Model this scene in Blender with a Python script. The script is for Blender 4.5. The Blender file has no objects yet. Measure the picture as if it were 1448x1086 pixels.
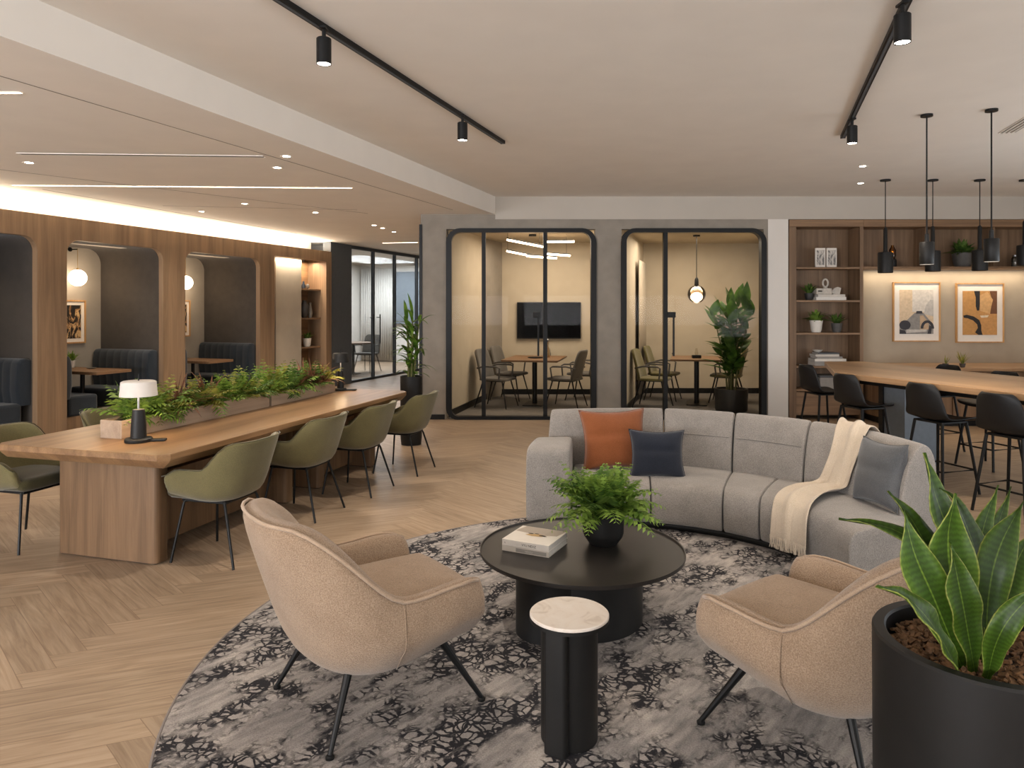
import bpy, bmesh, math, random
from mathutils import Vector, Matrix, Euler
PI = math.pi
random.seed(7)
SC = bpy.context.scene
COL = SC.collection

# ---------------------------------------------------------------- camera
F_PX, CX, HY, CAM_H = 1010.0, 724.0, 436.0, 1.55
cam_d = bpy.data.cameras.new('camera')
cam = bpy.data.objects.new('camera', cam_d)
COL.objects.link(cam)
cam.location = (0, 0, CAM_H)
cam.rotation_euler = (PI / 2, 0, 0)
cam_d.sensor_fit = 'HORIZONTAL'
cam_d.sensor_width = 36
cam_d.lens = 36 * F_PX / 1448
cam_d.shift_y = -(543 - HY) / 1448
cam_d.clip_start = 0.05
SC.camera = cam

# ---------------------------------------------------------------- materials
def lin(c):
    return c / 12.92 if c <= 0.04045 else ((c + 0.055) / 1.055) ** 2.4

def hexc(h):
    return tuple(lin(int(h[i:i + 2], 16) / 255) for i in (0, 2, 4)) + (1,)

def new_mat(name):
    m = bpy.data.materials.new(name)
    m.use_nodes = True
    nt = m.node_tree
    b = nt.nodes['Principled BSDF']
    return m, nt, b

def N(nt, kind, **kw):
    n = nt.nodes.new(kind)
    for k, v in kw.items():
        setattr(n, k, v)
    return n

def ramp(nt, stops):
    r = N(nt, 'ShaderNodeValToRGB')
    els = r.color_ramp.elements
    while len(els) < len(stops):
        els.new(0.5)
    for e, (p, c) in zip(els, stops):
        e.position = p
        e.color = c
    return r

def plain(name, h, rough=0.5, metal=0.0, var=0.0, scale=20.0, bump=0.0, bscale=200.0, spec=None):
    m, nt, b = new_mat(name)
    c = hexc(h)
    b.inputs['Roughness'].default_value = rough
    b.inputs['Metallic'].default_value = metal
    if spec is not None:
        b.inputs['Specular IOR Level'].default_value = spec
    tc = N(nt, 'ShaderNodeTexCoord')
    nz = N(nt, 'ShaderNodeTexNoise')
    nz.inputs['Scale'].default_value = scale
    nz.inputs['Detail'].default_value = 4
    nt.links.new(tc.outputs['Object'], nz.inputs['Vector'])
    lo = tuple(x * (1 - var) for x in c[:3]) + (1,)
    hi = tuple(min(1, x * (1 + var)) for x in c[:3]) + (1,)
    r = ramp(nt, [(0.3, lo), (0.7, hi)])
    nt.links.new(nz.outputs['Fac'], r.inputs['Fac'])
    nt.links.new(r.outputs['Color'], b.inputs['Base Color'])
    if bump > 0:
        n2 = N(nt, 'ShaderNodeTexNoise')
        n2.inputs['Scale'].default_value = bscale
        n2.inputs['Detail'].default_value = 3
        nt.links.new(tc.outputs['Object'], n2.inputs['Vector'])
        bp = N(nt, 'ShaderNodeBump')
        bp.inputs['Strength'].default_value = bump
        bp.inputs['Distance'].default_value = 0.004
        nt.links.new(n2.outputs['Fac'], bp.inputs['Height'])
        nt.links.new(bp.outputs['Normal'], b.inputs['Normal'])
    return m

def fabric(name, h1, h2, scale=260.0, bump=0.5, rough=0.95, sheen=0.25):
    m, nt, b = new_mat(name)
    tc = N(nt, 'ShaderNodeTexCoord')
    nz = N(nt, 'ShaderNodeTexNoise')
    nz.inputs['Scale'].default_value = scale
    nz.inputs['Detail'].default_value = 2
    nb = N(nt, 'ShaderNodeTexNoise')
    nb.inputs['Scale'].default_value = 9
    nt.links.new(tc.outputs['Object'], nz.inputs['Vector'])
    nt.links.new(tc.outputs['Object'], nb.inputs['Vector'])
    ad = N(nt, 'ShaderNodeMath', operation='MULTIPLY_ADD')
    ad.inputs[1].default_value = 0.3
    nt.links.new(nb.outputs['Fac'], ad.inputs[0])
    nt.links.new(nz.outputs['Fac'], ad.inputs[2])
    r = ramp(nt, [(0.45, hexc(h1)), (0.85, hexc(h2))])
    nt.links.new(ad.outputs[0], r.inputs['Fac'])
    nt.links.new(r.outputs['Color'], b.inputs['Base Color'])
    b.inputs['Roughness'].default_value = rough
    b.inputs['Sheen Weight'].default_value = sheen
    b.inputs['Specular IOR Level'].default_value = 0.2
    bp = N(nt, 'ShaderNodeBump')
    bp.inputs['Strength'].default_value = bump
    bp.inputs['Distance'].default_value = 0.003
    nt.links.new(nz.outputs['Fac'], bp.inputs['Height'])
    nt.links.new(bp.outputs['Normal'], b.inputs['Normal'])
    return m

def wood(name, h1, h2, axis='z', rough=0.5, s=1.0, coord='Object', knots=False, fine=0.35):
    m, nt, b = new_mat(name)
    tc = N(nt, 'ShaderNodeTexCoord')
    mp = N(nt, 'ShaderNodeMapping')
    sc = {'x': (0.5, 9, 9), 'y': (9, 0.5, 9), 'z': (9, 9, 0.5)}[axis]
    mp.inputs['Scale'].default_value = [v * s for v in sc]
    nt.links.new(tc.outputs[coord], mp.inputs['Vector'])
    nz = N(nt, 'ShaderNodeTexNoise')
    nz.inputs['Scale'].default_value = 1.0
    nz.inputs['Detail'].default_value = 6
    nz.inputs['Roughness'].default_value = 0.62
    nz.inputs['Distortion'].default_value = 0.8
    nt.links.new(mp.outputs[0], nz.inputs['Vector'])
    mp2 = N(nt, 'ShaderNodeMapping')
    mp2.inputs['Scale'].default_value = [v * s * 14 if v > 1 else v * s * 3 for v in sc]
    nt.links.new(tc.outputs[coord], mp2.inputs['Vector'])
    n2 = N(nt, 'ShaderNodeTexNoise')
    n2.inputs['Scale'].default_value = 1.0
    n2.inputs['Detail'].default_value = 3
    nt.links.new(mp2.outputs[0], n2.inputs['Vector'])
    ad = N(nt, 'ShaderNodeMath', operation='MULTIPLY_ADD')
    ad.inputs[1].default_value = fine
    nt.links.new(n2.outputs['Fac'], ad.inputs[0])
    nt.links.new(nz.outputs['Fac'], ad.inputs[2])
    r = ramp(nt, [(0.45, hexc(h1)), (0.85, hexc(h2))])
    nt.links.new(ad.outputs[0], r.inputs['Fac'])
    nt.links.new(r.outputs['Color'], b.inputs['Base Color'])
    b.inputs['Roughness'].default_value = rough
    b.inputs['Specular IOR Level'].default_value = 0.35
    bp = N(nt, 'ShaderNodeBump')
    bp.inputs['Strength'].default_value = 0.12
    bp.inputs['Distance'].default_value = 0.002
    nt.links.new(n2.outputs['Fac'], bp.inputs['Height'])
    nt.links.new(bp.outputs['Normal'], b.inputs['Normal'])
    return m

def emit(name, h, strength):
    m, nt, b = new_mat(name)
    b.inputs['Base Color'].default_value = hexc(h)
    b.inputs['Emission Color'].default_value = hexc(h)
    b.inputs['Emission Strength'].default_value = strength
    return m

def glass(name, tint='ffffff', refl=1.0, rough=0.0):
    """clear architectural pane: fresnel mix of a see-through and a glossy surface"""
    m = bpy.data.materials.new(name)
    m.use_nodes = True
    nt = m.node_tree
    nt.nodes.remove(nt.nodes['Principled BSDF'])
    out = nt.nodes['Material Output']
    fr = N(nt, 'ShaderNodeFresnel')
    fr.inputs['IOR'].default_value = 1.5
    mu = N(nt, 'ShaderNodeMath', operation='MULTIPLY')
    mu.inputs[1].default_value = refl
    nt.links.new(fr.outputs[0], mu.inputs[0])
    tr = N(nt, 'ShaderNodeBsdfTransparent')
    tr.inputs[0].default_value = hexc(tint)
    gl = N(nt, 'ShaderNodeBsdfGlossy')
    gl.inputs['Roughness'].default_value = rough
    mx = N(nt, 'ShaderNodeMixShader')
    nt.links.new(mu.outputs[0], mx.inputs[0])
    nt.links.new(tr.outputs[0], mx.inputs[1])
    nt.links.new(gl.outputs[0], mx.inputs[2])
    nt.links.new(mx.outputs[0], out.inputs['Surface'])
    return m

def leafmat(name, h1, h2, rough=0.45, trans=0.25, scale=14.0):
    m, nt, b = new_mat(name)
    tc = N(nt, 'ShaderNodeTexCoord')
    nz = N(nt, 'ShaderNodeTexNoise')
    nz.inputs['Scale'].default_value = scale
    nt.links.new(tc.outputs['Object'], nz.inputs['Vector'])
    r = ramp(nt, [(0.35, hexc(h1)), (0.65, hexc(h2))])
    nt.links.new(nz.outputs['Fac'], r.inputs['Fac'])
    nt.links.new(r.outputs['Color'], b.inputs['Base Color'])
    b.inputs['Roughness'].default_value = rough
    b.inputs['Specular IOR Level'].default_value = 0.35
    tl = N(nt, 'ShaderNodeBsdfTranslucent')
    nt.links.new(r.outputs['Color'], tl.inputs[0])
    mx = N(nt, 'ShaderNodeMixShader')
    mx.inputs[0].default_value = trans
    nt.links.new(b.outputs[0], mx.inputs[1])
    nt.links.new(tl.outputs[0], mx.inputs[2])
    nt.links.new(mx.outputs[0], nt.nodes['Material Output'].inputs['Surface'])
    return m

# ---------------------------------------------------------------- mesh builder
class MB:
    def __init__(self, o=(0, 0, 0)):
        self.v, self.f, self.mi, self.uv = [], [], [], {}
        self.o = Vector(o)
        self.m = 0
        self.rnd = None

    def add(self, vs, fs):
        b = len(self.v)
        self.v.extend(Vector(p) for p in vs)
        for f in fs:
            self.f.append(tuple(b + i for i in f))
            self.mi.append(self.m)
        return self

    def box(self, lo, hi):
        x0, y0, z0 = lo
        x1, y1, z1 = hi
        return self.add([(x0, y0, z0), (x1, y0, z0), (x1, y1, z0), (x0, y1, z0), (x0, y0, z1), (x1, y0, z1), (x1, y1, z1), (x0, y1, z1)],
                        [(3, 2, 1, 0), (4, 5, 6, 7), (0, 1, 5, 4), (1, 2, 6, 5), (2, 3, 7, 6), (3, 0, 4, 7)])

    def cbox(self, c, size):
        return self.box([c[i] - size[i] / 2 for i in range(3)], [c[i] + size[i] / 2 for i in range(3)])

    def prism(self, poly, z0, z1, top=1.0):
        n = len(poly)
        cx = sum(p[0] for p in poly) / n
        cy = sum(p[1] for p in poly) / n
        vs = [(x, y, z0) for x, y in poly] + [(cx + (x - cx) * top, cy + (y - cy) * top, z1) for x, y in poly]
        fs = [tuple(range(n - 1, -1, -1)), tuple(range(n, 2 * n))] + [(i, (i + 1) % n, n + (i + 1) % n, n + i) for i in range(n)]
        return self.add(vs, fs)

    def lathe(self, prof, c=(0, 0, 0), n=32, cap0=True, cap1=True):
        vs, fs = [], []
        for r, z in prof:
            for k in range(n):
                a = 2 * PI * k / n
                vs.append((c[0] + r * math.cos(a), c[1] + r * math.sin(a), c[2] + z))
        for j in range(len(prof) - 1):
            for k in range(n):
                k2 = (k + 1) % n
                fs.append((j * n + k, j * n + k2, (j + 1) * n + k2, (j + 1) * n + k))
        if cap0:
            fs.append(tuple(range(n - 1, -1, -1)))
        if cap1:
            q = (len(prof) - 1) * n
            fs.append(tuple(q + k for k in range(n)))
        return self.add(vs, fs)

    def tube(self, pts, r, n=8, r1=None, closed=False):
        pts = [Vector(p) for p in pts]
        m = len(pts)
        vs, fs = [], []
        prev = None
        for i, p in enumerate(pts):
            if closed:
                t = (pts[(i + 1) % m] - pts[i - 1])
            else:
                t = pts[min(i + 1, m - 1)] - pts[max(i - 1, 0)]
            t.normalize()
            if prev is None:
                a = Vector((0, 0, 1)) if abs(t.z) < 0.9 else Vector((1, 0, 0))
                u = t.cross(a).normalized()
            else:
                u = (prev - t * prev.dot(t)).normalized()
            prev = u
            w = t.cross(u)
            rr = r if r1 is None else r + (r1 - r) * i / (m - 1)
            for k in range(n):
                a = 2 * PI * k / n
                vs.append(p + u * rr * math.cos(a) + w * rr * math.sin(a))
        for i in range(m if closed else m - 1):
            j = (i + 1) % m
            for k in range(n):
                k2 = (k + 1) % n
                fs.append((i * n + k, i * n + k2, j * n + k2, j * n + k))
        if not closed:
            fs.append(tuple(range(n - 1, -1, -1)))
            fs.append(tuple((m - 1) * n + k for k in range(n)))
        return self.add(vs, fs)

    def sphere(self, c, r, n=20, m=12, sq=1.0):
        prof = [(max(1e-4, r * math.sin(PI * j / m)), -r * sq * math.cos(PI * j / m)) for j in range(m + 1)]
        return self.lathe(prof, c, n)

    def loft(self, rings, closed_ring=True, caps=True):
        n = len(rings[0])
        vs = [p for r in rings for p in r]
        fs = []
        for j in range(len(rings) - 1):
            for k in range(n if closed_ring else n - 1):
                k2 = (k + 1) % n
                fs.append((j * n + k, j * n + k2, (j + 1) * n + k2, (j + 1) * n + k))
        if caps and closed_ring:
            fs.append(tuple(range(n - 1, -1, -1)))
            q = (len(rings) - 1) * n
            fs.append(tuple(q + k for k in range(n)))
        return self.add(vs, fs)

    def leaf(self, base, d, length, width, droop=0.6, n=5, fold=0.25, up=(0, 0, 1), prof=None, twist=0.0):
        p = Vector(base)
        d = Vector(d).normalized()
        step = length / n
        vs, fs = [], []
        for i in range(n + 1):
            t = i / n
            side = d.cross(Vector(up))
            if side.length < 1e-3:
                side = Vector((1, 0, 0))
            side.normalize()
            nrm = side.cross(d).normalized()
            if twist:
                side = Matrix.Rotation(twist, 3, d) @ side
                nrm = side.cross(d).normalized()
            w = width * 0.5 * (prof(t) if prof else (math.sin(PI * (0.08 + 0.92 * t) ** 0.75)) + 0.04)
            vs += [p - side * w + nrm * w * fold, p.copy(), p + side * w + nrm * w * fold]
            if i < n:
                p = p + d * step
                d = (d + Vector((0, 0, -1)) * droop / n).normalized()
        for i in range(n):
            a, b = 3 * i, 3 * (i + 1)
            fs += [(a, a + 1, b + 1, b), (a + 1, a + 2, b + 2, b + 1)]
        return self.add(vs, fs)

    def frond(self, base, d, length, ll, droop=0.9, n=12, up=(0, 0, 1), lw=0.34, stem=0.0015):
        p = Vector(base)
        d = Vector(d).normalized()
        step = length / n
        vs, fs = [], []
        pts = [p.copy()]
        for i in range(n):
            t = (i + 1) / n
            p = p + d * step
            pts.append(p.copy())
            d = (d + Vector((0, 0, -1)) * droop / n).normalized()
            side = d.cross(Vector(up))
            if side.length < 1e-3:
                side = Vector((1, 0, 0))
            side.normalize()
            nrm = side.cross(d).normalized()
            if i < 1:
                continue
            L = ll * math.sin(PI * (0.15 + 0.8 * t)) * random.uniform(0.85, 1.1) + ll * 0.12
            for sgn in (-1, 1):
                dd = (side * sgn + d * 0.45 + nrm * random.uniform(-0.25, 0.2)).normalized()
                ww = d * L * lw * 0.5
                m1 = p + dd * L * 0.45
                b = len(vs)
                vs += [p, m1 - ww, p + dd * L - Vector((0, 0, L * 0.25)), m1 + ww]
                fs.append((b, b + 1, b + 2, b + 3))
        self.add(vs, fs)
        self.tube(pts, stem, 4, stem * 0.5)
        return self

    def build(self, name, mats, parent=None, smooth=35, bevel=0, segs=2, subsurf=0, solid=0, solid_off=0):
        me = bpy.data.meshes.new(name)
        o = self.o
        me.from_pydata([tuple(p - o) for p in self.v], [], self.f)
        if not isinstance(mats, (list, tuple)):
            mats = [mats]
        for m in mats:
            me.materials.append(m)
        if len(mats) > 1:
            me.polygons.foreach_set('material_index', self.mi)
        bm = bmesh.new()
        bm.from_mesh(me)
        bmesh.ops.recalc_face_normals(bm, faces=bm.faces)
        bm.to_mesh(me)
        bm.free()
        if smooth:
            me.shade_smooth()
            if smooth < 180 and not subsurf:
                me.set_sharp_from_angle(angle=math.radians(smooth))
        me.update()
        ob = bpy.data.objects.new(name, me)
        COL.objects.link(ob)
        if parent is not None:
            ob.parent = parent
        if solid:
            s = ob.modifiers.new('solid', 'SOLIDIFY')
            s.thickness = solid
            s.offset = solid_off
        if bevel:
            b = ob.modifiers.new('bevel', 'BEVEL')
            b.width = bevel
            b.segments = segs
            b.limit_method = 'ANGLE'
            b.angle_limit = math.radians(40)
        if subsurf:
            s = ob.modifiers.new('sub', 'SUBSURF')
            s.levels = subsurf
            s.render_levels = subsurf
        return ob

def thing(name, label, cat, loc=(0, 0, 0), rz=0.0, group=None):
    o = bpy.data.objects.new(name, None)
    COL.objects.link(o)
    o.location = loc
    o.rotation_euler = (0, 0, rz)
    o['label'] = label
    o['category'] = cat
    if group:
        o['group'] = group
    o.empty_display_size = 0.1
    return o

def tag(o, label, cat, group=None):
    o['label'] = label
    o['category'] = cat
    if group:
        o['group'] = group
    return o

def struct(o):
    o['kind'] = 'structure'
    return o

def kids(o):
    return [c for c in bpy.data.objects if c.parent == o]

def dup(o, loc, rz=None, label=None, group=None):
    def cp(src, par):
        c = src.copy()
        COL.objects.link(c)
        c.parent = par
        for k in kids(src):
            cp(k, c)
        return c
    r = cp(o, None)
    r.location = loc
    if rz is not None:
        r.rotation_euler = (0, 0, rz)
    if label:
        r['label'] = label
    if group:
        r['group'] = group
    return r

def px(X, depth, z=None, Y=None):
    """world point on the plane at this distance that the picture shows at column X (row Y or height z)"""
    if z is None:
        z = CAM_H + (HY - Y) * depth / F_PX
    return Vector(((X - CX) * depth / F_PX, depth, z))

def flat(X, Y, z):
    """world point at height z seen at column X, row Y"""
    d = (CAM_H - z) * F_PX / (Y - HY)
    return Vector(((X - CX) * d / F_PX, d, z))

def lamp(name, kind, loc, power, color=(1, 0.78, 0.56), size=0.1, sizey=None, rot=(0, 0, 0), spot=None, blend=0.5):
    l = bpy.data.lights.new(name, kind)
    l.energy = power
    l.color = color
    if kind == 'AREA':
        l.size = size
        if sizey:
            l.shape = 'RECTANGLE'
            l.size_y = sizey
    elif kind in ('POINT', 'SPOT'):
        l.shadow_soft_size = size
        if kind == 'SPOT':
            l.spot_size = math.radians(spot)
            l.spot_blend = blend
    o = bpy.data.objects.new(name, l)
    COL.objects.link(o)
    o.location = loc
    o.rotation_euler = rot
    return o

# colours and surfaces
M = {}
M['ceil'] = plain('ceiling_paint', 'eae4db', 0.9, var=0.02, scale=3)
M['wallw'] = plain('white_paint', 'd6d0c8', 0.85, var=0.02, scale=3)
M['plaster'] = plain('grey_plaster', '8a8277', 0.9, var=0.1, scale=5, bump=0.15, bscale=60)
M['warmwall'] = plain('beige_wallcover', 'b5a995', 0.9, var=0.05, scale=4, bump=0.1, bscale=80)
M['artwall'] = plain('putty_wallcover', 'a89b88', 0.9, var=0.05, scale=4, bump=0.1, bscale=90)
M['black'] = plain('black_metal', '111111', 0.45, 0.0, var=0.1, scale=30, spec=.25)
M['blackmatte'] = plain('black_powdercoat', '161514', 0.5, 0.0, spec=.3, var=0.12, scale=12, bump=0.05, bscale=300)
M['plastic'] = plain('black_plastic', '141415', 0.5, 0.0, var=0.1, scale=20, spec=.35)
M['tablemetal'] = plain('bronzed_black_top', '231f1c', 0.42, 0.0, var=0.18, scale=5)
M['oak'] = wood('oak_panel', '6b5642', '91775c', 'z', 0.55, 0.8)
M['oakx'] = wood('oak_worktop', '6b5039', '957452', 'x', 0.36, 0.8)
M['oakleg'] = wood('oak_leg', '58432f', '7b6046', 'z', 0.5, 1.3)
M['greyoak'] = wood('washed_oak', '86715f', 'a8937e', 'x', 0.6, 1.0)
M['baroak'] = wood('light_oak_top', '8b6c4e', 'b08f6d', 'x', 0.38, 0.7)
M['shelfoak'] = wood('shelf_oak', '5c4734', '866b52', 'z', 0.55, 0.9)
M['shelfx'] = wood('shelf_board_oak', '69513b', '967658', 'x', 0.5, 0.9)
M['boothtop'] = wood('booth_table_oak', '5c4430', '846548', 'x', 0.45, 1.0)
M['felt'] = fabric('charcoal_felt', '34302c', '48423c', 500, 0.3)
M['bench'] = fabric('navy_bench_fabric', '191f25', '262e36', 350, 0.3)
M['sofa'] = fabric('grey_sofa_weave', '75706b', '96908a', 190, 0.6)
M['boucle'] = fabric('beige_boucle', '826c57', 'a48d76', 240, 1.0)
M['piping'] = fabric('beige_piping', '99826c', 'b09a84', 300, 0.3)
M['olive'] = fabric('olive_felt', '5a5337', '726a47', 330, 0.25)
M['oliveseat'] = fabric('dark_olive_seat', '3a351f', '4a4429', 330, 0.25)
M['greyseat'] = fabric('grey_chair_fabric', '4e4a45', '67625b', 300, 0.25)
M['oliveseat2'] = fabric('moss_chair_fabric', '57502f', '70683f', 300, 0.25)
M['rust'] = fabric('rust_linen', '74401f', '8a5130', 300, 0.4)
M['navy'] = fabric('navy_linen', '191c25', '262b36', 300, 0.4)
M['slate'] = fabric('slate_linen', '454648', '5d5e60', 300, 0.4)
M['throw'] = fabric('cream_wool', 'b5a692', 'cabba8', 240, 0.6)
M['brass'] = plain('brushed_brass', 'b08d57', 0.35, 0.9, var=0.1)
M['steel'] = plain('steel', '8c8c8c', 0.35, 0.9, var=0.1)
M['carpet'] = fabric('room_carpet', '4c463f', '6e675e', 90, 0.6)
M['glass'] = glass('clear_glass', 'f4f2ee', .09)
M['glassg'] = glass('smoked_glass', 'e4e8ea', .45)
M['led'] = emit('led_warm', 'ffe2bf', 12)
M['ledd'] = emit('led_spot', 'fff0dc', 25)
M['opal'] = emit('opal_globe', 'ffe6c8', 9)
M['white'] = plain('white_ceramic', 'd8d2c8', 0.5, var=0.05)
M['whitecloth'] = plain('white_shade', 'cfc9c2', 0.8, var=0.03)
M['stone'] = plain('pale_stone', 'b9b0a4', 0.6, var=0.15, scale=25)
M['darkceramic'] = plain('dark_ceramic', '2e2c2b', 0.5, var=0.15)
M['greyceramic'] = plain('grey_ceramic', '4d4a47', 0.6, var=0.15)
M['paper'] = plain('page_paper', 'c9c2b8', 0.8, var=0.06, scale=60)
M['mat'] = plain('mount_board', 'e2dbd1', 0.85, var=0.02)
M['frameoak'] = wood('pale_frame_oak', 'a07648', 'c69a66', 'z', 0.5, 2.0)
M['soil'] = plain('potting_soil', '2a1d13', 0.95, var=0.4, scale=40, bump=0.6, bscale=90)
M['bark'] = plain('bark_chips', '6f5238', 0.95, var=0.55, scale=60)
M['screen'] = plain('screen_glass', '050506', 0.2, var=0.0, spec=.06)
M['darkpanel'] = plain('dark_slate_panel', '4d5257', 0.6, var=0.06)
M['bluegrey'] = plain('blue_grey_panel', '6c747c', 0.55, var=0.06)
M['fern'] = leafmat('fern_green', '4a6a24', '8aa548', 0.5, 0.3, 18)
M['fern2'] = leafmat('fern_dark', '33521e', '66823a', 0.5, 0.3, 18)
M['olivefern'] = leafmat('olive_leaf', '66702c', 'a09c48', 0.5, 0.3, 18)
M['redleaf'] = leafmat('bronze_leaf', '5c3a2c', '8d6144', 0.5, 0.25, 18)
M['ficus'] = leafmat('glossy_leaf', '2c4d1b', '587a30', 0.45, 0.25, 8)
M['palm'] = leafmat('palm_leaf', '37581d', '6d8f35', 0.4, 0.3, 10)
M['stem'] = plain('plant_stem', '5a5a30', 0.7, var=0.2)
# ================================================================ floor
def herringbone():
    w, n = 0.15, 6
    a1, a2 = math.radians(21), math.radians(134)
    e1 = Vector((math.cos(a1), math.sin(a1), 0)) * w
    e2 = Vector((math.cos(a2), math.sin(a2), 0)) * w
    org = Vector((-1.89, 3.4, 0))
    vs, fs, uvs, eds = [], [], [], []
    R = 130
    for i in range(-R, R):
        for j in range(-24, 25):
            bx_, by_ = i + n * j, i - n * j
            for (x0, y0, lx, ly) in ((bx_, by_, n, 1), (bx_, by_ + 1, 1, n)):
                c = org + e1 * (x0 + lx / 2) + e2 * (y0 + ly / 2)
                if not (-9.5 < c.x < 8 and -4.9 < c.y < 22.5):
                    continue
                if c.x < -7.5 and c.y > 4:
                    continue
                b = len(vs)
                q = [(x0, y0), (x0 + lx, y0), (x0 + lx, y0 + ly), (x0, y0 + ly)]
                vs += [org + e1 * p + e2 * r for p, r in q]
                fs.append((b, b + 1, b + 2, b + 3))
                ou, ov = random.uniform(0, 50), random.uniform(0, 50)
                L = n * w
                if lx > ly:
                    uv = [(0, 0), (L, 0), (L, w), (0, w)]
                    ed = [(0, 0), (n, 0), (n, 1), (0, 1)]
                else:
                    uv = [(0, 0), (0, w), (L, w), (L, 0)]
                    ed = [(0, 0), (0, 1), (n, 1), (n, 0)]
                uvs.append([(u + ou, v + ov) for u, v in uv])
                eds.append(ed)
    me = bpy.data.meshes.new('floor')
    me.from_pydata([tuple(v) for v in vs], [], fs)
    l1 = me.uv_layers.new(name='plank')
    l2 = me.uv_layers.new(name='edge')
    at = me.attributes.new('tone', 'FLOAT', 'FACE')
    k = 0
    for fi in range(len(fs)):
        at.data[fi].value = random.random()
        for c in range(4):
            l1.data[k].uv = uvs[fi][c]
            l2.data[k].uv = eds[fi][c]
            k += 1
    m, nt, b = new_mat('herringbone_oak')
    u = N(nt, 'ShaderNodeUVMap', uv_map='plank')
    mp = N(nt, 'ShaderNodeMapping')
    mp.inputs['Scale'].default_value = (2.2, 30, 1)
    nt.links.new(u.outputs[0], mp.inputs['Vector'])
    nz = N(nt, 'ShaderNodeTexNoise')
    nz.inputs['Scale'].default_value = 1.0
    nz.inputs['Detail'].default_value = 6
    nz.inputs['Roughness'].default_value = 0.6
    nz.inputs['Distortion'].default_value = 1.2
    nt.links.new(mp.outputs[0], nz.inputs['Vector'])
    r = ramp(nt, [(0.3, hexc('826e5a')), (0.5, hexc('98836d')), (0.72, hexc('a9957f'))])
    nt.links.new(nz.outputs['Fac'], r.inputs['Fac'])
    ta = N(nt, 'ShaderNodeAttribute', attribute_name='tone')
    mr = N(nt, 'ShaderNodeMapRange')
    mr.inputs['To Min'].default_value = 0.86
    mr.inputs['To Max'].default_value = 1.08
    nt.links.new(ta.outputs['Fac'], mr.inputs['Value'])
    mul = N(nt, 'ShaderNodeMixRGB', blend_type='MULTIPLY')
    mul.inputs[0].default_value = 1
    nt.links.new(r.outputs['Color'], mul.inputs[1])
    nt.links.new(mr.outputs[0], mul.inputs[2])
    e = N(nt, 'ShaderNodeUVMap', uv_map='edge')
    sx = N(nt, 'ShaderNodeSeparateXYZ')
    nt.links.new(e.outputs[0], sx.inputs[0])
    def edge(sock, size):
        p = N(nt, 'ShaderNodeMath', operation='PINGPONG')
        p.inputs[1].default_value = size / 2
        nt.links.new(sock, p.inputs[0])
        g = N(nt, 'ShaderNodeMath', operation='LESS_THAN')
        g.inputs[1].default_value = 0.012
        nt.links.new(p.outputs[0], g.inputs[0])
        return g
    g1, g2 = edge(sx.outputs[0], n), edge(sx.outputs[1], 1)
    mxm = N(nt, 'ShaderNodeMath', operation='MAXIMUM')
    nt.links.new(g1.outputs[0], mxm.inputs[0])
    nt.links.new(g2.outputs[0], mxm.inputs[1])
    dk = N(nt, 'ShaderNodeMixRGB', blend_type='MIX')
    dk.inputs[2].default_value = hexc('65503c')
    ms = N(nt, 'ShaderNodeMath', operation='MULTIPLY')
    ms.inputs[1].default_value = 0.6
    nt.links.new(mxm.outputs[0], ms.inputs[0])
    nt.links.new(ms.outputs[0], dk.inputs[0])
    nt.links.new(mul.outputs[0], dk.inputs[1])
    nt.links.new(dk.outputs[0], b.inputs['Base Color'])
    b.inputs['Roughness'].default_value = 0.42
    b.inputs['Specular IOR Level'].default_value = 0.35
    me.materials.append(m)
    o = bpy.data.objects.new('floor', me)
    COL.objects.link(o)
    struct(o)
herringbone()

# ================================================================ directions
DV = Vector((0.3308, 0.9437, 0))            # the way the booth wall, the partition and the tracks run
DA = math.atan2(DV.y, DV.x)
LV = Vector((-DV.y, DV.x, 0))
BO = Vector((-5.42, 8.7, 0))
def W(s, t, z):
    return BO + DV * s + LV * t + Vector((0, 0, z))
def inb(o):
    o.location = BO
    o.rotation_euler = (0, 0, DA)
    return o
def xz(mb, poly, y0, y1, top=1.0):
    """prism of a polygon in x and z, running in y"""
    k = len(mb.v)
    mb.prism(poly, y0, y1, top)
    for i in range(k, len(mb.v)):
        x, z, y = mb.v[i]
        mb.v[i] = Vector((x, y, z))
    return mb
def rrect(x0, z0, x1, z1, r, n=7):
    """rounded rectangle; r = radius per corner: lower left, lower right, upper right, upper left"""
    out = []
    for (cx, cz, sx, sz, rad, a0) in ((x0, z0, 1, 1, r[0], PI), (x1, z0, -1, 1, r[1], 1.5 * PI), (x1, z1, -1, -1, r[2], 0), (x0, z1, 1, -1, r[3], 0.5 * PI)):
        for k in range(n):
            a = a0 + k / (n - 1) * PI / 2
            out.append((cx + sx * rad + rad * math.cos(a), cz + sz * rad + rad * math.sin(a)))
    return out
def ring(mb, outer, inner, y0, y1):
    n = len(outer)
    b = [(x, y0, z) for x, z in outer] + [(x, y0, z) for x, z in inner] + [(x, y1, z) for x, z in outer] + [(x, y1, z) for x, z in inner]
    fs = []
    for i in range(n):
        j = (i + 1) % n
        fs += [(i, j, n + j, n + i), (2 * n + i, 3 * n + i, 3 * n + j, 2 * n + j), (i, 2 * n + i, 2 * n + j, j), (n + i, n + j, 3 * n + j, 3 * n + i)]
    return mb.add(b, fs)

# ================================================================ shell of the room
ZC, ZL = 3.11, 2.86
def xb(y):
    return -2.46 + (y - 3.43) * 0.3405
lowp = [(xb(-4.6), -4.6), (xb(9.97), 9.97), (xb(9.97) + 0.1, 10.2), (3.2, 22), (-10, 22), (-16, -4.6)]
struct(MB().prism([p for p in lowp], ZL, 3.2).build('ceiling_left', M['ceil'], smooth=0))
struct(MB().box((-5.2, -4.6, ZC), (7.6, 10.12, 3.2)).build('ceiling', M['ceil'], smooth=0))
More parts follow.
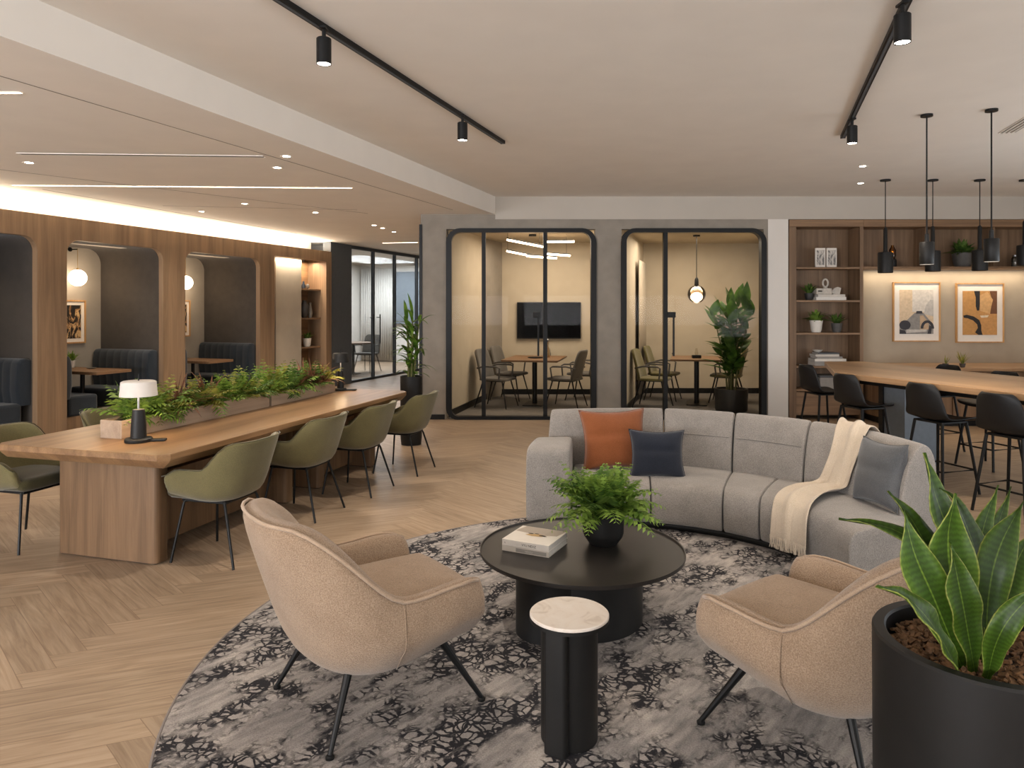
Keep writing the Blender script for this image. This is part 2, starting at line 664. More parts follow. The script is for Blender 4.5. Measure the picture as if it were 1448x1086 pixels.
# thin shadow gaps in the lower ceiling
g = MB()
def gap(p, q, w=0.012):
    p, q = Vector(p), Vector(q)
    d = (q - p).normalized()
    n_ = Vector((-d.y, d.x, 0)) * w / 2
    g.add([p - n_, q - n_, q + n_, p + n_, p - n_ + Vector((0, 0, .003)), q - n_ + Vector((0, 0, .003)), q + n_ + Vector((0, 0, .003)), p + n_ + Vector((0, 0, .003))],
          [(0, 1, 2, 3), (4, 5, 6, 7), (0, 1, 5, 4), (1, 2, 6, 5), (2, 3, 7, 6), (3, 0, 4, 7)])
zl = ZL - 0.002
gap(flat(-60, 90, zl), flat(640, 297, zl), 0.008)
gap(flat(0, 240, zl), flat(520, 302, zl), 0.008)
gap(flat(60, 268, zl), flat(420, 330, zl), 0.008)
gap(flat(230, 291, zl), flat(505, 297, zl), 0.008)
struct(g.build('trim_1', plain('shadow_gap', '857b70', 0.9), smooth=0))

def bx(X):
    return (X - CX) * 9.97 / F_PX
def bz(Y):
    return CAM_H + (HY - Y) * 9.97 / F_PX
w = MB()
yb0, yb1 = 9.97, 10.12
ztop = bz(310)
w.box((bx(595), yb0, 0), (bx(631), yb1, ztop))
w.box((bx(842), yb0, 0), (bx(879), yb1, ztop))
w.box((bx(631), yb0, bz(324)), (bx(842), yb1, ztop))
w.box((bx(879), yb0, bz(324)), (bx(1080), yb1, ztop))
w.box((bx(1080), yb0, 0), (bx(1086), yb1, ztop))
w.m = 1
w.box((bx(1086), yb0 - .004, 0), (bx(1114.5), yb1, ztop))
w.m = 2
w.box((xb(9.97), yb0 - .004, ztop), (7.6, yb1, 3.15))
w.m = 0
w.box((bx(595), yb0, ztop), (xb(9.97), yb1, 3.0))
struct(w.build('wall_back', [M['plaster'], M['wallw'], plain('bulkhead_paint', 'b4aca1', .9, var=.02, scale=3)], smooth=0))  # top strip: same paint as the ceiling, dimmer light put into its colour
struct(MB().box((bx(593), 9.95, 0.0), (bx(597), 10.13, 2.72)).build('trim_2', M['black'], smooth=0))
bb = MB()
bb.box((bx(597), 9.955, 0), (bx(629), 9.97, 0.07)).box((bx(844), 9.955, 0), (bx(877), 9.97, 0.07))
struct(bb.build('baseboard_back', M['black'], smooth=0))
struct(MB().box((7.5, -4.6, 0), (7.65, 10.5, 3.2)).build('wall_right', M['wallw'], smooth=0))
# rear wall with tall windows on the daylight side
w = MB()
w.box((-11, -4.75, 0), (7.65, -4.6, 0.3)).box((-11, -4.75, 2.7), (7.65, -4.6, 3.2))
for k in range(6):
    w.box((-11 + k * 3.65, -4.75, 0.3), (-10.6 + k * 3.65, -4.6, 2.7))
struct(w.build('wall_rear', M['wallw'], smooth=0))
for k in range(5):
    f = MB()
    x0, x1 = -10.6 + k * 3.65, -10.6 + k * 3.65 + 3.25
    f.box((x0, -4.72, .3), (x1, -4.66, .36)).box((x0, -4.72, 2.64), (x1, -4.66, 2.7))
    for q in (x0, (x0 + x1) / 2 - .03, x1 - .06):
        f.box((q, -4.72, .36), (q + .06, -4.66, 2.64))
    wo = struct(f.build('window_%d' % (k + 4), M['black'], smooth=0))
# corridor end
struct(MB().box((-6, 21.5, 0), (4, 21.65, 3.0)).build('wall_corridor', M['wallw'], smooth=0))
struct(MB().box((-10.5, 0, 0), (-2.6, 0.15, 3.2)).build('wall_left', M['wallw'], smooth=0))
o = bpy.data.objects['wall_left']; inb(o)
# side wall of the corridor behind the glass rooms
o = struct(MB().box((0, -0.1, 0), (12, 0, 3.0)).build('wall_corridor_side', M['plaster'], smooth=0))
o.location = (bx(599), 10.12, 0); o.rotation_euler = (0, 0, DA)

# ================================================================ the oak booth wall
booths = [(-2.0, -0.38), (0.0, 1.48), (1.89, 3.54)]
NI = (3.92, 5.48)
ZW, ZO = 2.66, 2.39
w = MB()
w.box((-2.6, 0, 0), (-2.0, .08, ZW))
w.box((-.38, 0, 0), (0, .08, ZW)).box((1.48, 0, 0), (1.89, .08, ZW)).box((3.54, 0, 0), (NI[0], .08, ZW)).box((NI[1], 0, 0), (5.66, .5, ZW))
for s0, s1 in booths:
    r = .17
    poly = [(s0, ZW), (s0, ZO - r)] + [(s0 + r - r * math.cos(a * PI / 16), ZO - r + r * math.sin(a * PI / 16)) for a in range(1, 9)] + \
           [(s1 - r + r * math.sin(a * PI / 16), ZO - r + r * math.cos(a * PI / 16)) for a in range(0, 9)] + [(s1, ZW)]
    xz(w, poly, 0, .08)
w.box((NI[0], 0, 2.46), (NI[1], .08, ZW))
w.box((-2.6, .08, ZW - .03), (5.66, .5, ZW))
w.box((NI[0] - .03, .08, 0), (NI[0], .5, ZW - .03))
o = struct(w.build('wall_booth', M['oak'], smooth=0, bevel=.004)); inb(o)
o = struct(MB().box((-2.6, .5, 2.4), (5.7, .62, 3.0)).build('wall_cove', M['wallw'], smooth=0)); inb(o)
o = struct(MB().box((-2.2, 1.18, 0), (3.9, 1.3, 2.6)).build('wall_alcove', plain('warm_grey_plaster', '9b9387', 0.9, var=.06, scale=4), smooth=0)); inb(o)
for i, (s0, s1) in enumerate(booths):
    r = .22
    zt = ZO + .02
    a_, b_ = s0 - .005, s1 + .005
    def prof(off):
        rr = r + off
        out = [(a_ - off, 0), (a_ - off, zt - r)]
        out += [(a_ + r - rr * math.cos(k * PI / 20), zt - r + rr * math.sin(k * PI / 20)) for k in range(1, 11)]
        out += [(b_ - r + rr * math.sin(k * PI / 20), zt - r + rr * math.cos(k * PI / 20)) for k in range(0, 11)]
        out += [(b_ + off, 0)]
        return out
    inner, outer = prof(0), prof(.04)
    m = MB()
    n = len(inner)
    vs = [(x, .082, z) for x, z in inner] + [(x, .082, z) for x, z in outer] + [(x, 1.178, z) for x, z in inner] + [(x, 1.178, z) for x, z in outer]
    fs = []
    for k in range(n - 1):
        fs += [(k, k + 1, 2 * n + k + 1, 2 * n + k), (n + k, 3 * n + k, 3 * n + k + 1, n + k + 1), (k, n + k, n + k + 1, k + 1), (2 * n + k, 2 * n + k + 1, 3 * n + k + 1, 3 * n + k)]
    m.add(vs, fs)
    o = struct(m.build('trim_%d' % (i + 3), M['felt'], smooth=40)); inb(o)

# benches
def make_bench(label):
    t = thing('booth_bench', label, 'bench', group='booth benches')
    MB().box((-.47, -.51, 0), (-.03, .51, .2)).build('plinth', M['oak'], t, smooth=0, bevel=.004)
    MB().box((-.52, -.53, .2), (-.1, .53, .45)).build('seat', M['bench'], t, bevel=.035, segs=3)
    m = MB()
    nch, per = 8, 8
    rings = []
    for k in range(nch * per + 1):
        y = -.53 + 1.06 * k / (nch * per)
        ph = (k % per) / per
        bul = .009 * (math.sin(PI * ph) ** 0.5 if k % per else 0)
        endf = .02 if k in (0, nch * per) else 0
        rings.append([(-.005, y, .42), (-.13 - bul + endf, y, .42), (-.155 - bul + endf, y, .6), (-.15 - bul + endf, y, .82), (-.14 - bul + endf, y, .91 - endf), (-.11, y, .955 - endf), (-.05, y, .965 - endf), (-.005, y, .95 - endf)])
    m.loft(rings).build('backrest', M['bench'], t, smooth=50)
    return t
def at_booth(o, s, t, z=0, turn=0):
    o.location = W(s, t, z)
    o.rotation_euler = (0, 0, DA + turn)
    return o
blabels = [('navy channelled bench against the far side of the booth cut off by the left edge', None),
           ('navy channelled bench at the far side of the middle booth, behind the desk lamp', 'navy bench end nearest the camera in the middle booth, under the small plant'),
           ('navy channelled bench at the far side of the booth beside the lit niche', 'navy bench nearest the camera in the booth beside the lit niche')]
first = None
for i, (s0, s1) in enumerate(booths):
    for j in (0, 1):
        lab = blabels[i][j]
        if lab is None:
            continue
        o = make_bench(lab) if first is None else dup(first, (0, 0, 0), 0, lab)
        first = first or o
        at_booth(o, s1 - .002 if j == 0 else s0 + .002, .63, 0, 0 if j == 0 else PI)
tl = ['oak booth table in the booth cut off by the left edge', 'oak booth table with small potted plant in the middle booth', 'oak booth table in the booth beside the lit niche']
first = None
for i, (s0, s1) in enumerate(booths):
    if i == 0:
        continue
    c = (s0 + s1) / 2
    if first is None:
        t = thing('booth_table', tl[i], 'table', group='booth tables')
        MB().box((-.27, -.57, .69), (.27, .53, .73)).build('tabletop', M['boothtop'], t, smooth=0, bevel=.006)
        MB().tube([(0, 0, .02), (0, 0, .69)], .028, 12).build('leg', M['black'], t)
        MB().box((-.2, -.2, 0), (.2, .2, .02)).build('base', M['black'], t, smooth=0, bevel=.004)
        MB().box((-.12, -.3, .675), (.12, .3, .69)).build('bracket', M['black'], t, smooth=0)
        first = t
        o = t
    else:
        o = dup(first, (0, 0, 0), 0, tl[i])
    at_booth(o, c, .64)
# globe lamps on the alcove wall
gl = ['glowing globe wall lamp in the middle booth, above the framed print', 'glowing globe wall lamp in the booth beside the lit niche']
first = None
for i in (1, 2):
    s0, s1 = booths[i]
    c = (s0 + s1) / 2 + .24
    if first is None:
        t = thing('globe_wall_lamp', gl[0], 'lamp', group='booth globe lamps')
        MB().sphere((0, 0, 0), .115, 28, 16).build('globe', M['opal'], t, smooth=180)
        MB().tube([(0, 0, .112), (0, 0, .4)], .003, 6).tube([(0, 0, .1), (0, 0, .135)], .018, 10).build('cord', M['brass'], t)
        MB().tube([(0, .004, .4), (0, .15, .4)], .008, 8).tube([(0, .135, .4), (0, .15, .4)], .03, 14).build('bracket', M['black'], t)
        first = t
        o = t
    else:
        o = dup(first, (0, 0, 0), 0, gl[1])
    at_booth(o, c, 1.02, 1.975)
    p = W(c, .8, 1.95)
    lamp('globe_light', 'POINT', p, 7, (1, .74, .48), .1)
# prints on the alcove wall
def noise_print(name, cols, scale):
    m, nt, b = new_mat(name)
    tc = N(nt, 'ShaderNodeTexCoord')
    mp = N(nt, 'ShaderNodeMapping')
    mp.inputs['Scale'].default_value = (1, 1, .55)
    nt.links.new(tc.outputs['Object'], mp.inputs[0])
    nz = N(nt, 'ShaderNodeTexNoise')
    nz.inputs['Scale'].default_value = scale
    nz.inputs['Detail'].default_value = 3
    nz.inputs['Distortion'].default_value = 1.5
    nt.links.new(mp.outputs[0], nz.inputs['Vector'])
    r = ramp(nt, [(p, hexc(c)) for p, c in cols])
    r.color_ramp.interpolation = 'CONSTANT'
    nt.links.new(nz.outputs['Fac'], r.inputs['Fac'])
    nt.links.new(r.outputs['Color'], b.inputs['Base Color'])
    b.inputs['Roughness'].default_value = .6
    return m
M['print1'] = noise_print('black_tan_print', [(0, '17120e'), (.5, '8d6a45'), (.56, 'c9a777'), (.62, '2a2019')], 9)
def framed(name, w_, h_, fw, label, printmat, group=None, mount=.05, depth=.03, frame='frameoak'):
    """framed picture, origin at the middle of its back; faces -y"""
    t = thing(name, label, 'picture', group=group)
    o = [(-w_ / 2, -h_ / 2), (w_ / 2, -h_ / 2), (w_ / 2, h_ / 2), (-w_ / 2, h_ / 2)]
    i_ = [(x * (1 - 2 * fw / w_), z * (1 - 2 * fw / h_)) for x, z in o]
    ring(MB(), o, i_, -depth, 0).build('frame', M[frame], t, smooth=0)
    MB().box((-w_ / 2 + fw, -depth * .5, -h_ / 2 + fw), (w_ / 2 - fw, -.002, h_ / 2 - fw)).build('mount', M['mat'], t, smooth=0)
    pw, ph = w_ / 2 - fw - mount, h_ / 2 - fw - mount
    MB().box((-pw, -depth * .5 - .002, -ph), (pw, -depth * .5, ph)).build('print', printmat, t, smooth=0)
    return t
a = framed('framed_print', .5, .61, .02, 'black and tan framed print on the wall of the middle booth', M['print1'], 'booth prints')
at_booth(a, .97, 1.178, 1.36)
b_ = dup(a, (0, 0, 0), 0, 'black and tan framed print in the booth beside the lit niche')
at_booth(b_, 2.95, 1.178, 1.38)
# small plant on the middle booth table
def tuft_pot(name, label, cat, r, h, potmat, leafm, n, ll, seed, wide=.02, group=None, droop=.7, spread=.9, frondy=False, top=1.1):
    random.seed(seed)
    t = thing(name, label, cat, group=group)
    MB().lathe([(r * .72, 0), (r * .9, h * .25), (r, h * .7), (r * top, h), (r * top * .86, h), (r * .84, h * .86)], n=24).build('pot', potmat, t, smooth=50)
    MB().lathe([(r * .02, h * .84), (r * .85, h * .85), (r * .85, h * .87), (r * .02, h * .9)], n=20).build('soil', M['soil'], t)
    m = MB()
    for k in range(n):
        a_ = random.uniform(0, 2 * PI)
        e_ = random.uniform(.15, spread)
        d = (math.cos(a_) * math.sin(e_), math.sin(a_) * math.sin(e_), math.cos(e_))
        b0 = (math.cos(a_) * r * .4 * random.random(), math.sin(a_) * r * .4 * random.random(), h * .86)
        L = ll * random.uniform(.6, 1.1)
        if frondy:
            m.frond(b0, d, L, L * .3, droop, 9)
        else:
            m.leaf(b0, d, L, wide * random.uniform(.7, 1.2), droop, 4)
    m.build('foliage', leafm, t, smooth=60)
    return t
o = tuft_pot('potted_plant', 'small green plant in white pot on the middle booth table', 'plant', .05, .1, M['white'], M['fern'], 26, .16, 3, .03)
at_booth(o, .87, 1.0, .732)
MB().lathe([(.05, 0), (.05, .012), (.035, .018)], n=20)
c = tag(MB().lathe([(.045, 0), (.06, .006), (.062, .012), (.04, .012)], n=20).build('coaster', M['steel']), 'small metal coaster on the middle booth table', 'coaster')
at_booth(c, .86, .62, .732)

# ---------------- lit niche with shelves at the end of the booth wall
t = thing('display_niche', 'lit oak niche with pale sliding panel and three shelves', 'shelving')
at_booth(t, 0, 0)
m = MB()
m.box((NI[0] + .002, .42, .1), (NI[1] - .002, .45, 2.458)).build('back_panel', M['oakx'], t, smooth=0)
MB().box((4.06, .08, .12), (4.8, .12, 2.455)).build('sliding_panel', plain('pale_plaster_panel', 'a89e8e', .7, var=.1, scale=2), t, smooth=0, bevel=.004)
MB().box((4.70, .125, .1), (4.725, .42, 2.455)).build('divider', M['oakx'], t, smooth=0)
for z in (.82, 1.37, 1.92):
    MB().box((4.727, .09 if False else .125, z - .03), (NI[1] - .003, .42, z)).build('shelf', M['shelfx'], t, smooth=0, bevel=.003)
MB().box((NI[0] + .004, .1, .1), (4.05, .42, .82)).build('cubby', M['shelfoak'], t, smooth=0)
MB().box((NI[0] + .004, .16, 1.86), (4.05, .42, 1.9)).build('ledge', M['shelfoak'], t, smooth=0)
for (nm, s, z, prof, mt, lab) in (
        ('bottle_vase', 5.03, 1.92, [(.035, 0), (.045, .05), (.02, .1), (.02, .14)], plain('blue_glaze', '3c4a5c', .3), 'small blue bottle vase on the top niche shelf'),
        ('round_vase', 5.16, 1.92, [(.02, 0), (.04, .03), (.03, .075), (.018, .09)], plain('pewter_glaze', '6a6660', .4), 'small round pewter vase on the top niche shelf'),
        ('tall_vase', 5.06, 1.37, [(.05, 0), (.085, .1), (.085, .22), (.04, .3), (.045, .33)], M['darkceramic'], 'dark tall vase on the middle niche shelf'),
        ('glass_carafe', 5.24, 1.37, [(.035, 0), (.045, .1), (.03, .2), (.02, .25), (.03, .29)], plain('smoky_glass', '7d766c', .15), 'slim smoky carafe on the middle niche shelf')):
    o = tag(MB().lathe([(p[0] * .9 if k == 0 else p[0], p[1]) for k, p in enumerate(prof)], n=20).build(nm, mt, smooth=60), lab, 'vase')
    at_booth(o, s, .2, z + .001)
o = tuft_pot('potted_succulent', 'small succulent in white square pot on the lowest niche shelf', 'plant', .075, .16, M['white'], M['fern2'], 22, .2, 5, .035)
at_booth(o, 5.14, .2, .821)

# ---------------- dark panel and glass partition further along
o = struct(MB().box((5.665, .02, 0), (6.42, .2, ZL - .003)).build('wall_end_panel', M['darkpanel'], smooth=0)); inb(o)
m = MB()
ss = [6.42, 7.37, 8.34, 9.46, 10.3, 11.6]
m.box((6.42, .05, 0), (11.6, .1, .05)).box((6.42, .05, ZL - .07), (11.6, .1, ZL - .004))
for s in ss:
    m.box((s - .022, .04, .05), (s + .022, .11, ZL - .07))
t = inb(struct(m.build('window_3', plain('graphite_frame', '34373a', .5), smooth=0)))
for a_, b_ in zip(ss[:-1], ss[1:]):
    MB().box((a_ + .02, .07, .05), (b_ - .02, .078, ZL - .07)).build('glass_pane', M['glassg'], t, smooth=0)
for s in (7.22, 7.5):
    MB().tube([(s, -.03, .78), (s, -.03, 1.42)], .014, 10).tube([(s, -.03, .85), (s, .06, .85)], .009, 8).tube([(s, -.03, 1.35), (s, .06, 1.35)], .009, 8).build('pull_handle', M['black'], t)
o = struct(MB().box((6.2, 3.2, 0), (12.5, 3.35, ZL)).build('wall_office', M['wallw'], smooth=0)); inb(o)
o = struct(MB().box((6.3, .2, 0), (6.42, 3.2, ZL)).build('wall_office_near', M['wallw'], smooth=0)); inb(o)
o = struct(MB().box((12.0, .2, 0), (12.12, 3.2, ZL)).build('wall_office_far', M['wallw'], smooth=0)); inb(o)
o = tag(MB().box((11.9, .5, 1.1), (11.998, 2.03, 2.6)).build('wall_panel', M['bluegrey'], smooth=0, bevel=.01), 'large blue-grey panel on the far wall of the glass office', 'panel'); inb(o)
m = MB()
rings = []
for k in range(121):
    y = 2.1 + 1.05 * k / 120
    s = 11.92 + .03 * math.sin(k * .75)
    rings.append([(s, y, .04), (s, y, 2.7)])
m.loft(rings, closed_ring=False, caps=False)
o = inb(tag(m.build('curtain', plain('sheer_curtain', 'cfcbc4', .9), smooth=180, solid=.006), 'pale full-height curtain inside the far glass office', 'curtain'))
# white meeting table and chairs in the far office
t = thing('round_table', 'small round table inside the far glass office', 'table')
at_booth(t, 8.3, 1.15)
MB().lathe([(.44, .71), (.45, .72), (.45, .735), (.44, .745)], n=32).build('tabletop', M['boothtop'], t)
MB().tube([(0, 0, .02), (0, 0, .71)], .035, 12).lathe([(.18, 0), (.18, .015), (.04, .03)], n=24).build('leg', M['black'], t)
# ================================================================ glass fronts of the two meeting rooms
def front(name, X0, X1, Xm, zt, handle_X, lab):
    x0, x1 = bx(X0), bx(X1)
    fw = .075
    t = struct(ring(MB(), rrect(x0, 0, x1, zt, (.16, .001, .2, .2)), rrect(x0 + fw, .045, x1 - fw, zt - fw * .75, (.1, .001, .13, .13)), 9.93, 10.04).build(name, M['black'], smooth=40))
    xs = [x0 + fw * .5] + [bx(q) for q in Xm] + [x1 - fw * .5]
    for q in Xm:
        MB().box((bx(q) - .028, 9.95, .03), (bx(q) + .028, 10.03, zt - .04)).build('mullion', M['black'], t, smooth=0)
    for a_, b_ in zip(xs[:-1], xs[1:]):
        MB().box((a_ + .01, 9.985, .03), (b_ - .01, 9.993, zt - .03)).build('glass_pane', M['glass'], t, smooth=0)
    hx = bx(handle_X)
    m = MB().box((hx - .07, 9.9, bz(449)), (hx + .03, 9.96, bz(441))).build('lock_box', M['black'], t, smooth=0, bevel=.006)
    MB().tube([(hx, 9.9, bz(503)), (hx, 9.9, bz(449))], .014, 10).tube([(hx, 9.9, bz(500)), (hx, 9.985, bz(500))], .008, 8).build('pull_handle', M['black'], t)
    return t
front('window_1', 631, 843, (684, 771), bz(323), 761, '')
front('window_2', 878, 1083, (941,), bz(323), 951, '')

# room shells
def wallseg(name, p, q, th, z1, mat):
    p, q = Vector((p[0], p[1], 0)), Vector((q[0], q[1], 0))
    d = (q - p).normalized()
    n_ = Vector((-d.y, d.x, 0)) * th
    m = MB()
    m.prism([(v.x, v.y) for v in (p, q, q + n_, p + n_)], 0, z1)
    return struct(m.build(name, mat, smooth=0))
ZR = 2.73
r1 = dict(l0=(bx(633), 10.12), l1=(-.28, 12.83), r1=(2.02, 12.83), r0=(bx(846), 10.12))
r2 = dict(l0=(bx(880), 10.12), l1=(2.39, 13.0), r1=(4.5, 13.0), r0=(bx(1082), 10.12))
for k, r in ((1, r1), (2, r2)):
    wallseg('wall_room_left_%d' % k, r['l0'], r['l1'], .05, ZR, M['warmwall'])
    wallseg('wall_room_back_%d' % k, r['l1'], r['r1'], .1, ZR, M['warmwall'])
    wallseg('wall_room_right_%d' % k, r['r1'], r['r0'], .05, ZR, M['warmwall'])
    poly = [r['l0'], r['r0'], r['r1'], r['l1']]
    struct(MB().prism(poly, ZR, ZR + .05).build('ceiling_room_%d' % k, M['warmwall'], smooth=0))
    struct(MB().prism([(x, y - (.1 if y < 11 else 0)) for x, y in poly], .001, .006).build('floor_room_%d' % k, M['carpet'], smooth=0))
    for nm, p, q in (('left', r['l0'], r['l1']), ('far', r['l1'], r['r1'])):
        p, q = Vector((*p, 0)), Vector((*q, 0))
        d = (q - p).normalized()
        n_ = Vector((d.y, -d.x, 0)) * .015
        m = MB().prism([(v.x, v.y) for v in (p, q, q + n_, p + n_)], .006, .1)
        struct(m.build('baseboard_%s_%d' % (nm, k), M['black'], smooth=0))
c1 = Vector((-.28, 12.83, 0))
struct(MB().box((c1.x, c1.y - .03, .1), (c1.x + .03, c1.y, ZR)).build('trim_6', M['black'], smooth=0))

# screen on the wall of room 1
yb = 12.83
k_ = yb / F_PX
def rx(X): return (X - CX) * k_
def rz(Y): return CAM_H + (HY - Y) * k_
t = thing('wall_television', 'black wall-mounted screen in the left meeting room', 'television', (rx(776), yb, rz(453)))
w2, h2 = rx(821) - rx(731), rz(427) - rz(478.5)
MB().box((-w2 / 2, -.06, -h2 / 2), (w2 / 2, -.005, h2 / 2)).build('bezel', M['blackmatte'], t, smooth=0, bevel=.006)
MB().box((-w2 / 2 + .012, -.063, -h2 / 2 + .02), (w2 / 2 - .012, -.06, h2 / 2 - .012)).build('screen', M['screen'], t, smooth=0)

# meeting room chairs
def make_meeting_chair(mat, label, group):
    """faces +x"""
    t = thing('meeting_chair', label, 'chair', group=group)
    m = MB()
    pl = rrect(-.24, -.24, .26, .24, (.12, .1, .1, .12), 5)
    m.prism(pl, .43, .47, .97)
    m.build('seat', mat, t, bevel=.015, segs=3)
    m = MB()
    rings = []
    for k in range(11):
        u = k / 10
        z = .44 + .47 * u
        x = -.21 - .11 * u ** 1.3
        wd = .245 - .035 * u ** 2 - (.05 if k == 10 else 0)
        rg = []
        for j in range(9):
            v = j / 4 - 1
            rg.append((x + .05 * v * v * (1 - .4 * u), v * wd, z))
        rings.append(rg)
    m.loft(rings, closed_ring=False, caps=False).build('backrest', mat, t, smooth=180, solid=.045, solid_off=0, subsurf=1)
    for sy in (-1, 1):
        MB().tube([(-.24, sy * .22, .62), (-.1, sy * .26, .655), (.12, sy * .26, .65), (.16, sy * .255, .63), (.14, sy * .24, .46)], .013, 8).build('armrest', M['greyceramic'], t)
        for sx in (-1, 1):
            MB().tube([(sx * .16, sy * .16, .43), (sx * .27 - .01, sy * .23, .006)], .013, 8, .009).build('leg', M['black'], t)
    MB().box((-.18, -.18, .415), (.18, .18, .43)).build('seat_frame', M['black'], t, smooth=0)
    return t
def meeting_table(label, loc, w_, d_, rz_, top):
    t = thing('meeting_table', label, 'table', loc, rz_)
    m = MB()
    m.prism([(-w_ / 2, -d_ / 2), (w_ / 2, -d_ / 2), (w_ / 2, d_ / 2), (-w_ / 2, d_ / 2)], .72, .75, 1.02)
    m.build('tabletop', top, t, smooth=0, bevel=.006)
    MB().tube([(0, -.05, .02), (0, -.05, .72)], .04, 14).build('leg', M['black'], t)
    MB().box((-.16, -.3, .006), (.16, .25, .022)).build('base', M['black'], t, smooth=0, bevel=.006)
    return t
tcx = (757 - CX) * 11.5 / F_PX
meeting_table('oak-topped meeting table in the left meeting room below the screen', (tcx, 11.55, 0), .88, 1.15, -.2, M['boothtop'])
mc = None
for (X, d, r, lab) in ((703, 11.2, -.42, 'grey armchair nearest the left partition in the left meeting room'), (722, 12.1, -.42, 'grey armchair left of the table, beyond another, in the left meeting room'),
                    (800, 11.2, PI - .42, 'grey armchair right of the table, nearer the glass in the left meeting room'), (826, 12.1, PI - .42, 'grey armchair right of the table, farther from the glass in the left meeting room')):
    if mc is None:
        mc = make_meeting_chair(M['greyseat'], lab, 'left meeting room chairs'); o = mc
    else:
        o = dup(mc, (0, 0, 0), 0, lab)
    o.location = px(X, d, 0); o.rotation_euler = (0, 0, r)
meeting_table('brown meeting table under the globe pendant in the right meeting room', (px(985, 11.6, 0).x, 11.6, 0), .8, .95, -.25, M['boothtop'])
mc = None
for (X, d, r, lab) in ((924, 11.2, -.42, 'moss green armchair nearest the glass in the right meeting room'), (938, 12.1, -.42, 'moss green armchair beyond another in the right meeting room'),
                    (1028, 11.75, PI - .42, 'moss green armchair half hidden behind the leafy plant in the right meeting room')):
    if mc is None:
        mc = make_meeting_chair(M['oliveseat2'], lab, 'right meeting room chairs'); o = mc
    else:
        o = dup(mc, (0, 0, 0), 0, lab)
    o.location = px(X, d, 0); o.rotation_euler = (0, 0, r)
oc = make_meeting_chair(M['greyseat'], 'grey armchair seen through the far glass partition, nearer its dark panel', 'far office chairs')
oc.location = W(7.75, 1.2, 0); oc.rotation_euler = (0, 0, DA)
o = dup(oc, W(8.85, 1.1, 0), DA + PI, 'grey armchair seen through the far glass partition behind the door handles')
# things on the meeting tables
o = thing('conference_tray', 'round black tray on the left meeting room table', 'tray', (px(757, 11.5, 0).x, 11.5, .7515))
MB().lathe([(.1, 0), (.12, .004), (.12, .014), (.1, .008)], n=24).build('dish', M['black'], o)
o = thing('glass_carafe', 'clear glass carafe on the left meeting room table', 'carafe', (px(774, 11.65, 0).x, 11.65, .7515))
MB().lathe([(.05, 0), (.06, .05), (.055, .12), (.025, .18), (.025, .24), (.035, .25)], n=20, cap1=False).build('body', glass('carafe_glass', 'd8cbb8', 1.6), o, smooth=60)
MB().sphere((0, 0, .275), .028, 14, 8).build('stopper', M['steel'], o, smooth=180)
o = thing('oil_lamp', 'small dark table lantern with clear chimney on the right meeting room table', 'lamp', (px(986, 11.4, 0).x, 11.45, .7515))
MB().box((-.07, -.04, 0), (.07, .04, .05)).build('base', M['black'], o, smooth=0, bevel=.008)
MB().lathe([(.02, .05), (.03, .08), (.018, .13), (.015, .16)], n=16, cap1=False).build('chimney', M['glass'], o, smooth=60)

# light fittings of the rooms
t = thing('bar_pendant', 'zigzag of slim lit bars hanging from the left meeting room ceiling', 'lamp', (0.5, 11.3, 2.5))
def P2(X, Y, d): return px(X, d, Y=Y) - Vector((.5, 11.3, 2.5))
for (a_, b_) in (((717, 339, 11.2), (771, 349.5, 10.9)), ((772, 342, 11.6), (812, 341.5, 11.5)), ((717, 355, 11.6), (752, 362, 11.3)), ((745, 362, 11.3), (787, 365, 11.0)), ((772, 359, 11.2), (806, 361.5, 11.4))):
    p, q = P2(*a_), P2(*b_)
    MB().tube([p, q], .017, 8).build('light_bar', M['led'], t)
    MB().tube([p + Vector((0, 0, .02)), q + Vector((0, 0, .02))], .014, 6).build('bar_housing', M['black'], t)
for (X, Y, d) in ((718, 339, 11.2), (718, 355, 11.6), (801, 342, 11.5), (801, 360, 11.38), (763, 348, 10.95)):
    p = P2(X, Y, d)
    MB().tube([p, Vector((p.x, p.y, ZR - 2.5))], .003, 6).build('wire', M['black'], t)
MB().lathe([(.06, ZR - 2.5 - .03), (.06, ZR - 2.5)], (P2(753, 340, 11.4).x, .1, 0), 16).build('canopy', M['black'], t)
t = thing('globe_pendant', 'clear glass globe pendant glowing in the right meeting room', 'lamp', px(985, 11.5, Y=416))
MB().sphere((0, 0, 0), .145, 28, 16).build('glass_globe', glass('globe_glass', 'f0e2cf', 1.6), t, smooth=180)
MB().sphere((0, 0, -.045), .095, 20, 12, .8).build('diffuser', emit('globe_core', 'ffe0bb', 7), t, smooth=180)
MB().lathe([(.03, .12), (.035, .14), (.03, .24), (.012, .27)], n=16).build('socket', M['black'], t, smooth=50)
MB().tube([(0, 0, .26), (0, 0, ZR - px(985, 11.5, Y=416).z - .02)], .006, 8).build('cord', M['black'], t)
MB().lathe([(.055, ZR - px(985, 11.5, Y=416).z - .025), (.055, ZR - px(985, 11.5, Y=416).z)], n=20).build('canopy', M['black'], t)
# sheer curtain panel in room 2
p = Vector((*r2['l0'], 0)); q = Vector((*r2['l1'], 0))
m = MB(); rings = []
for k in range(49):
    u = .58 + .36 * k / 48
    v = p + (q - p) * u + Vector((.06 + .018 * math.sin(k * .9), 0, 0))
    rings.append([(v.x, v.y, .12), (v.x, v.y, 2.35)])
m.loft(rings, closed_ring=False, caps=False)
tag(m.build('curtain', plain('sheer_voile', 'a39887', .9), smooth=180, solid=.005), 'pale sheer curtain on the left wall of the right meeting room', 'curtain')

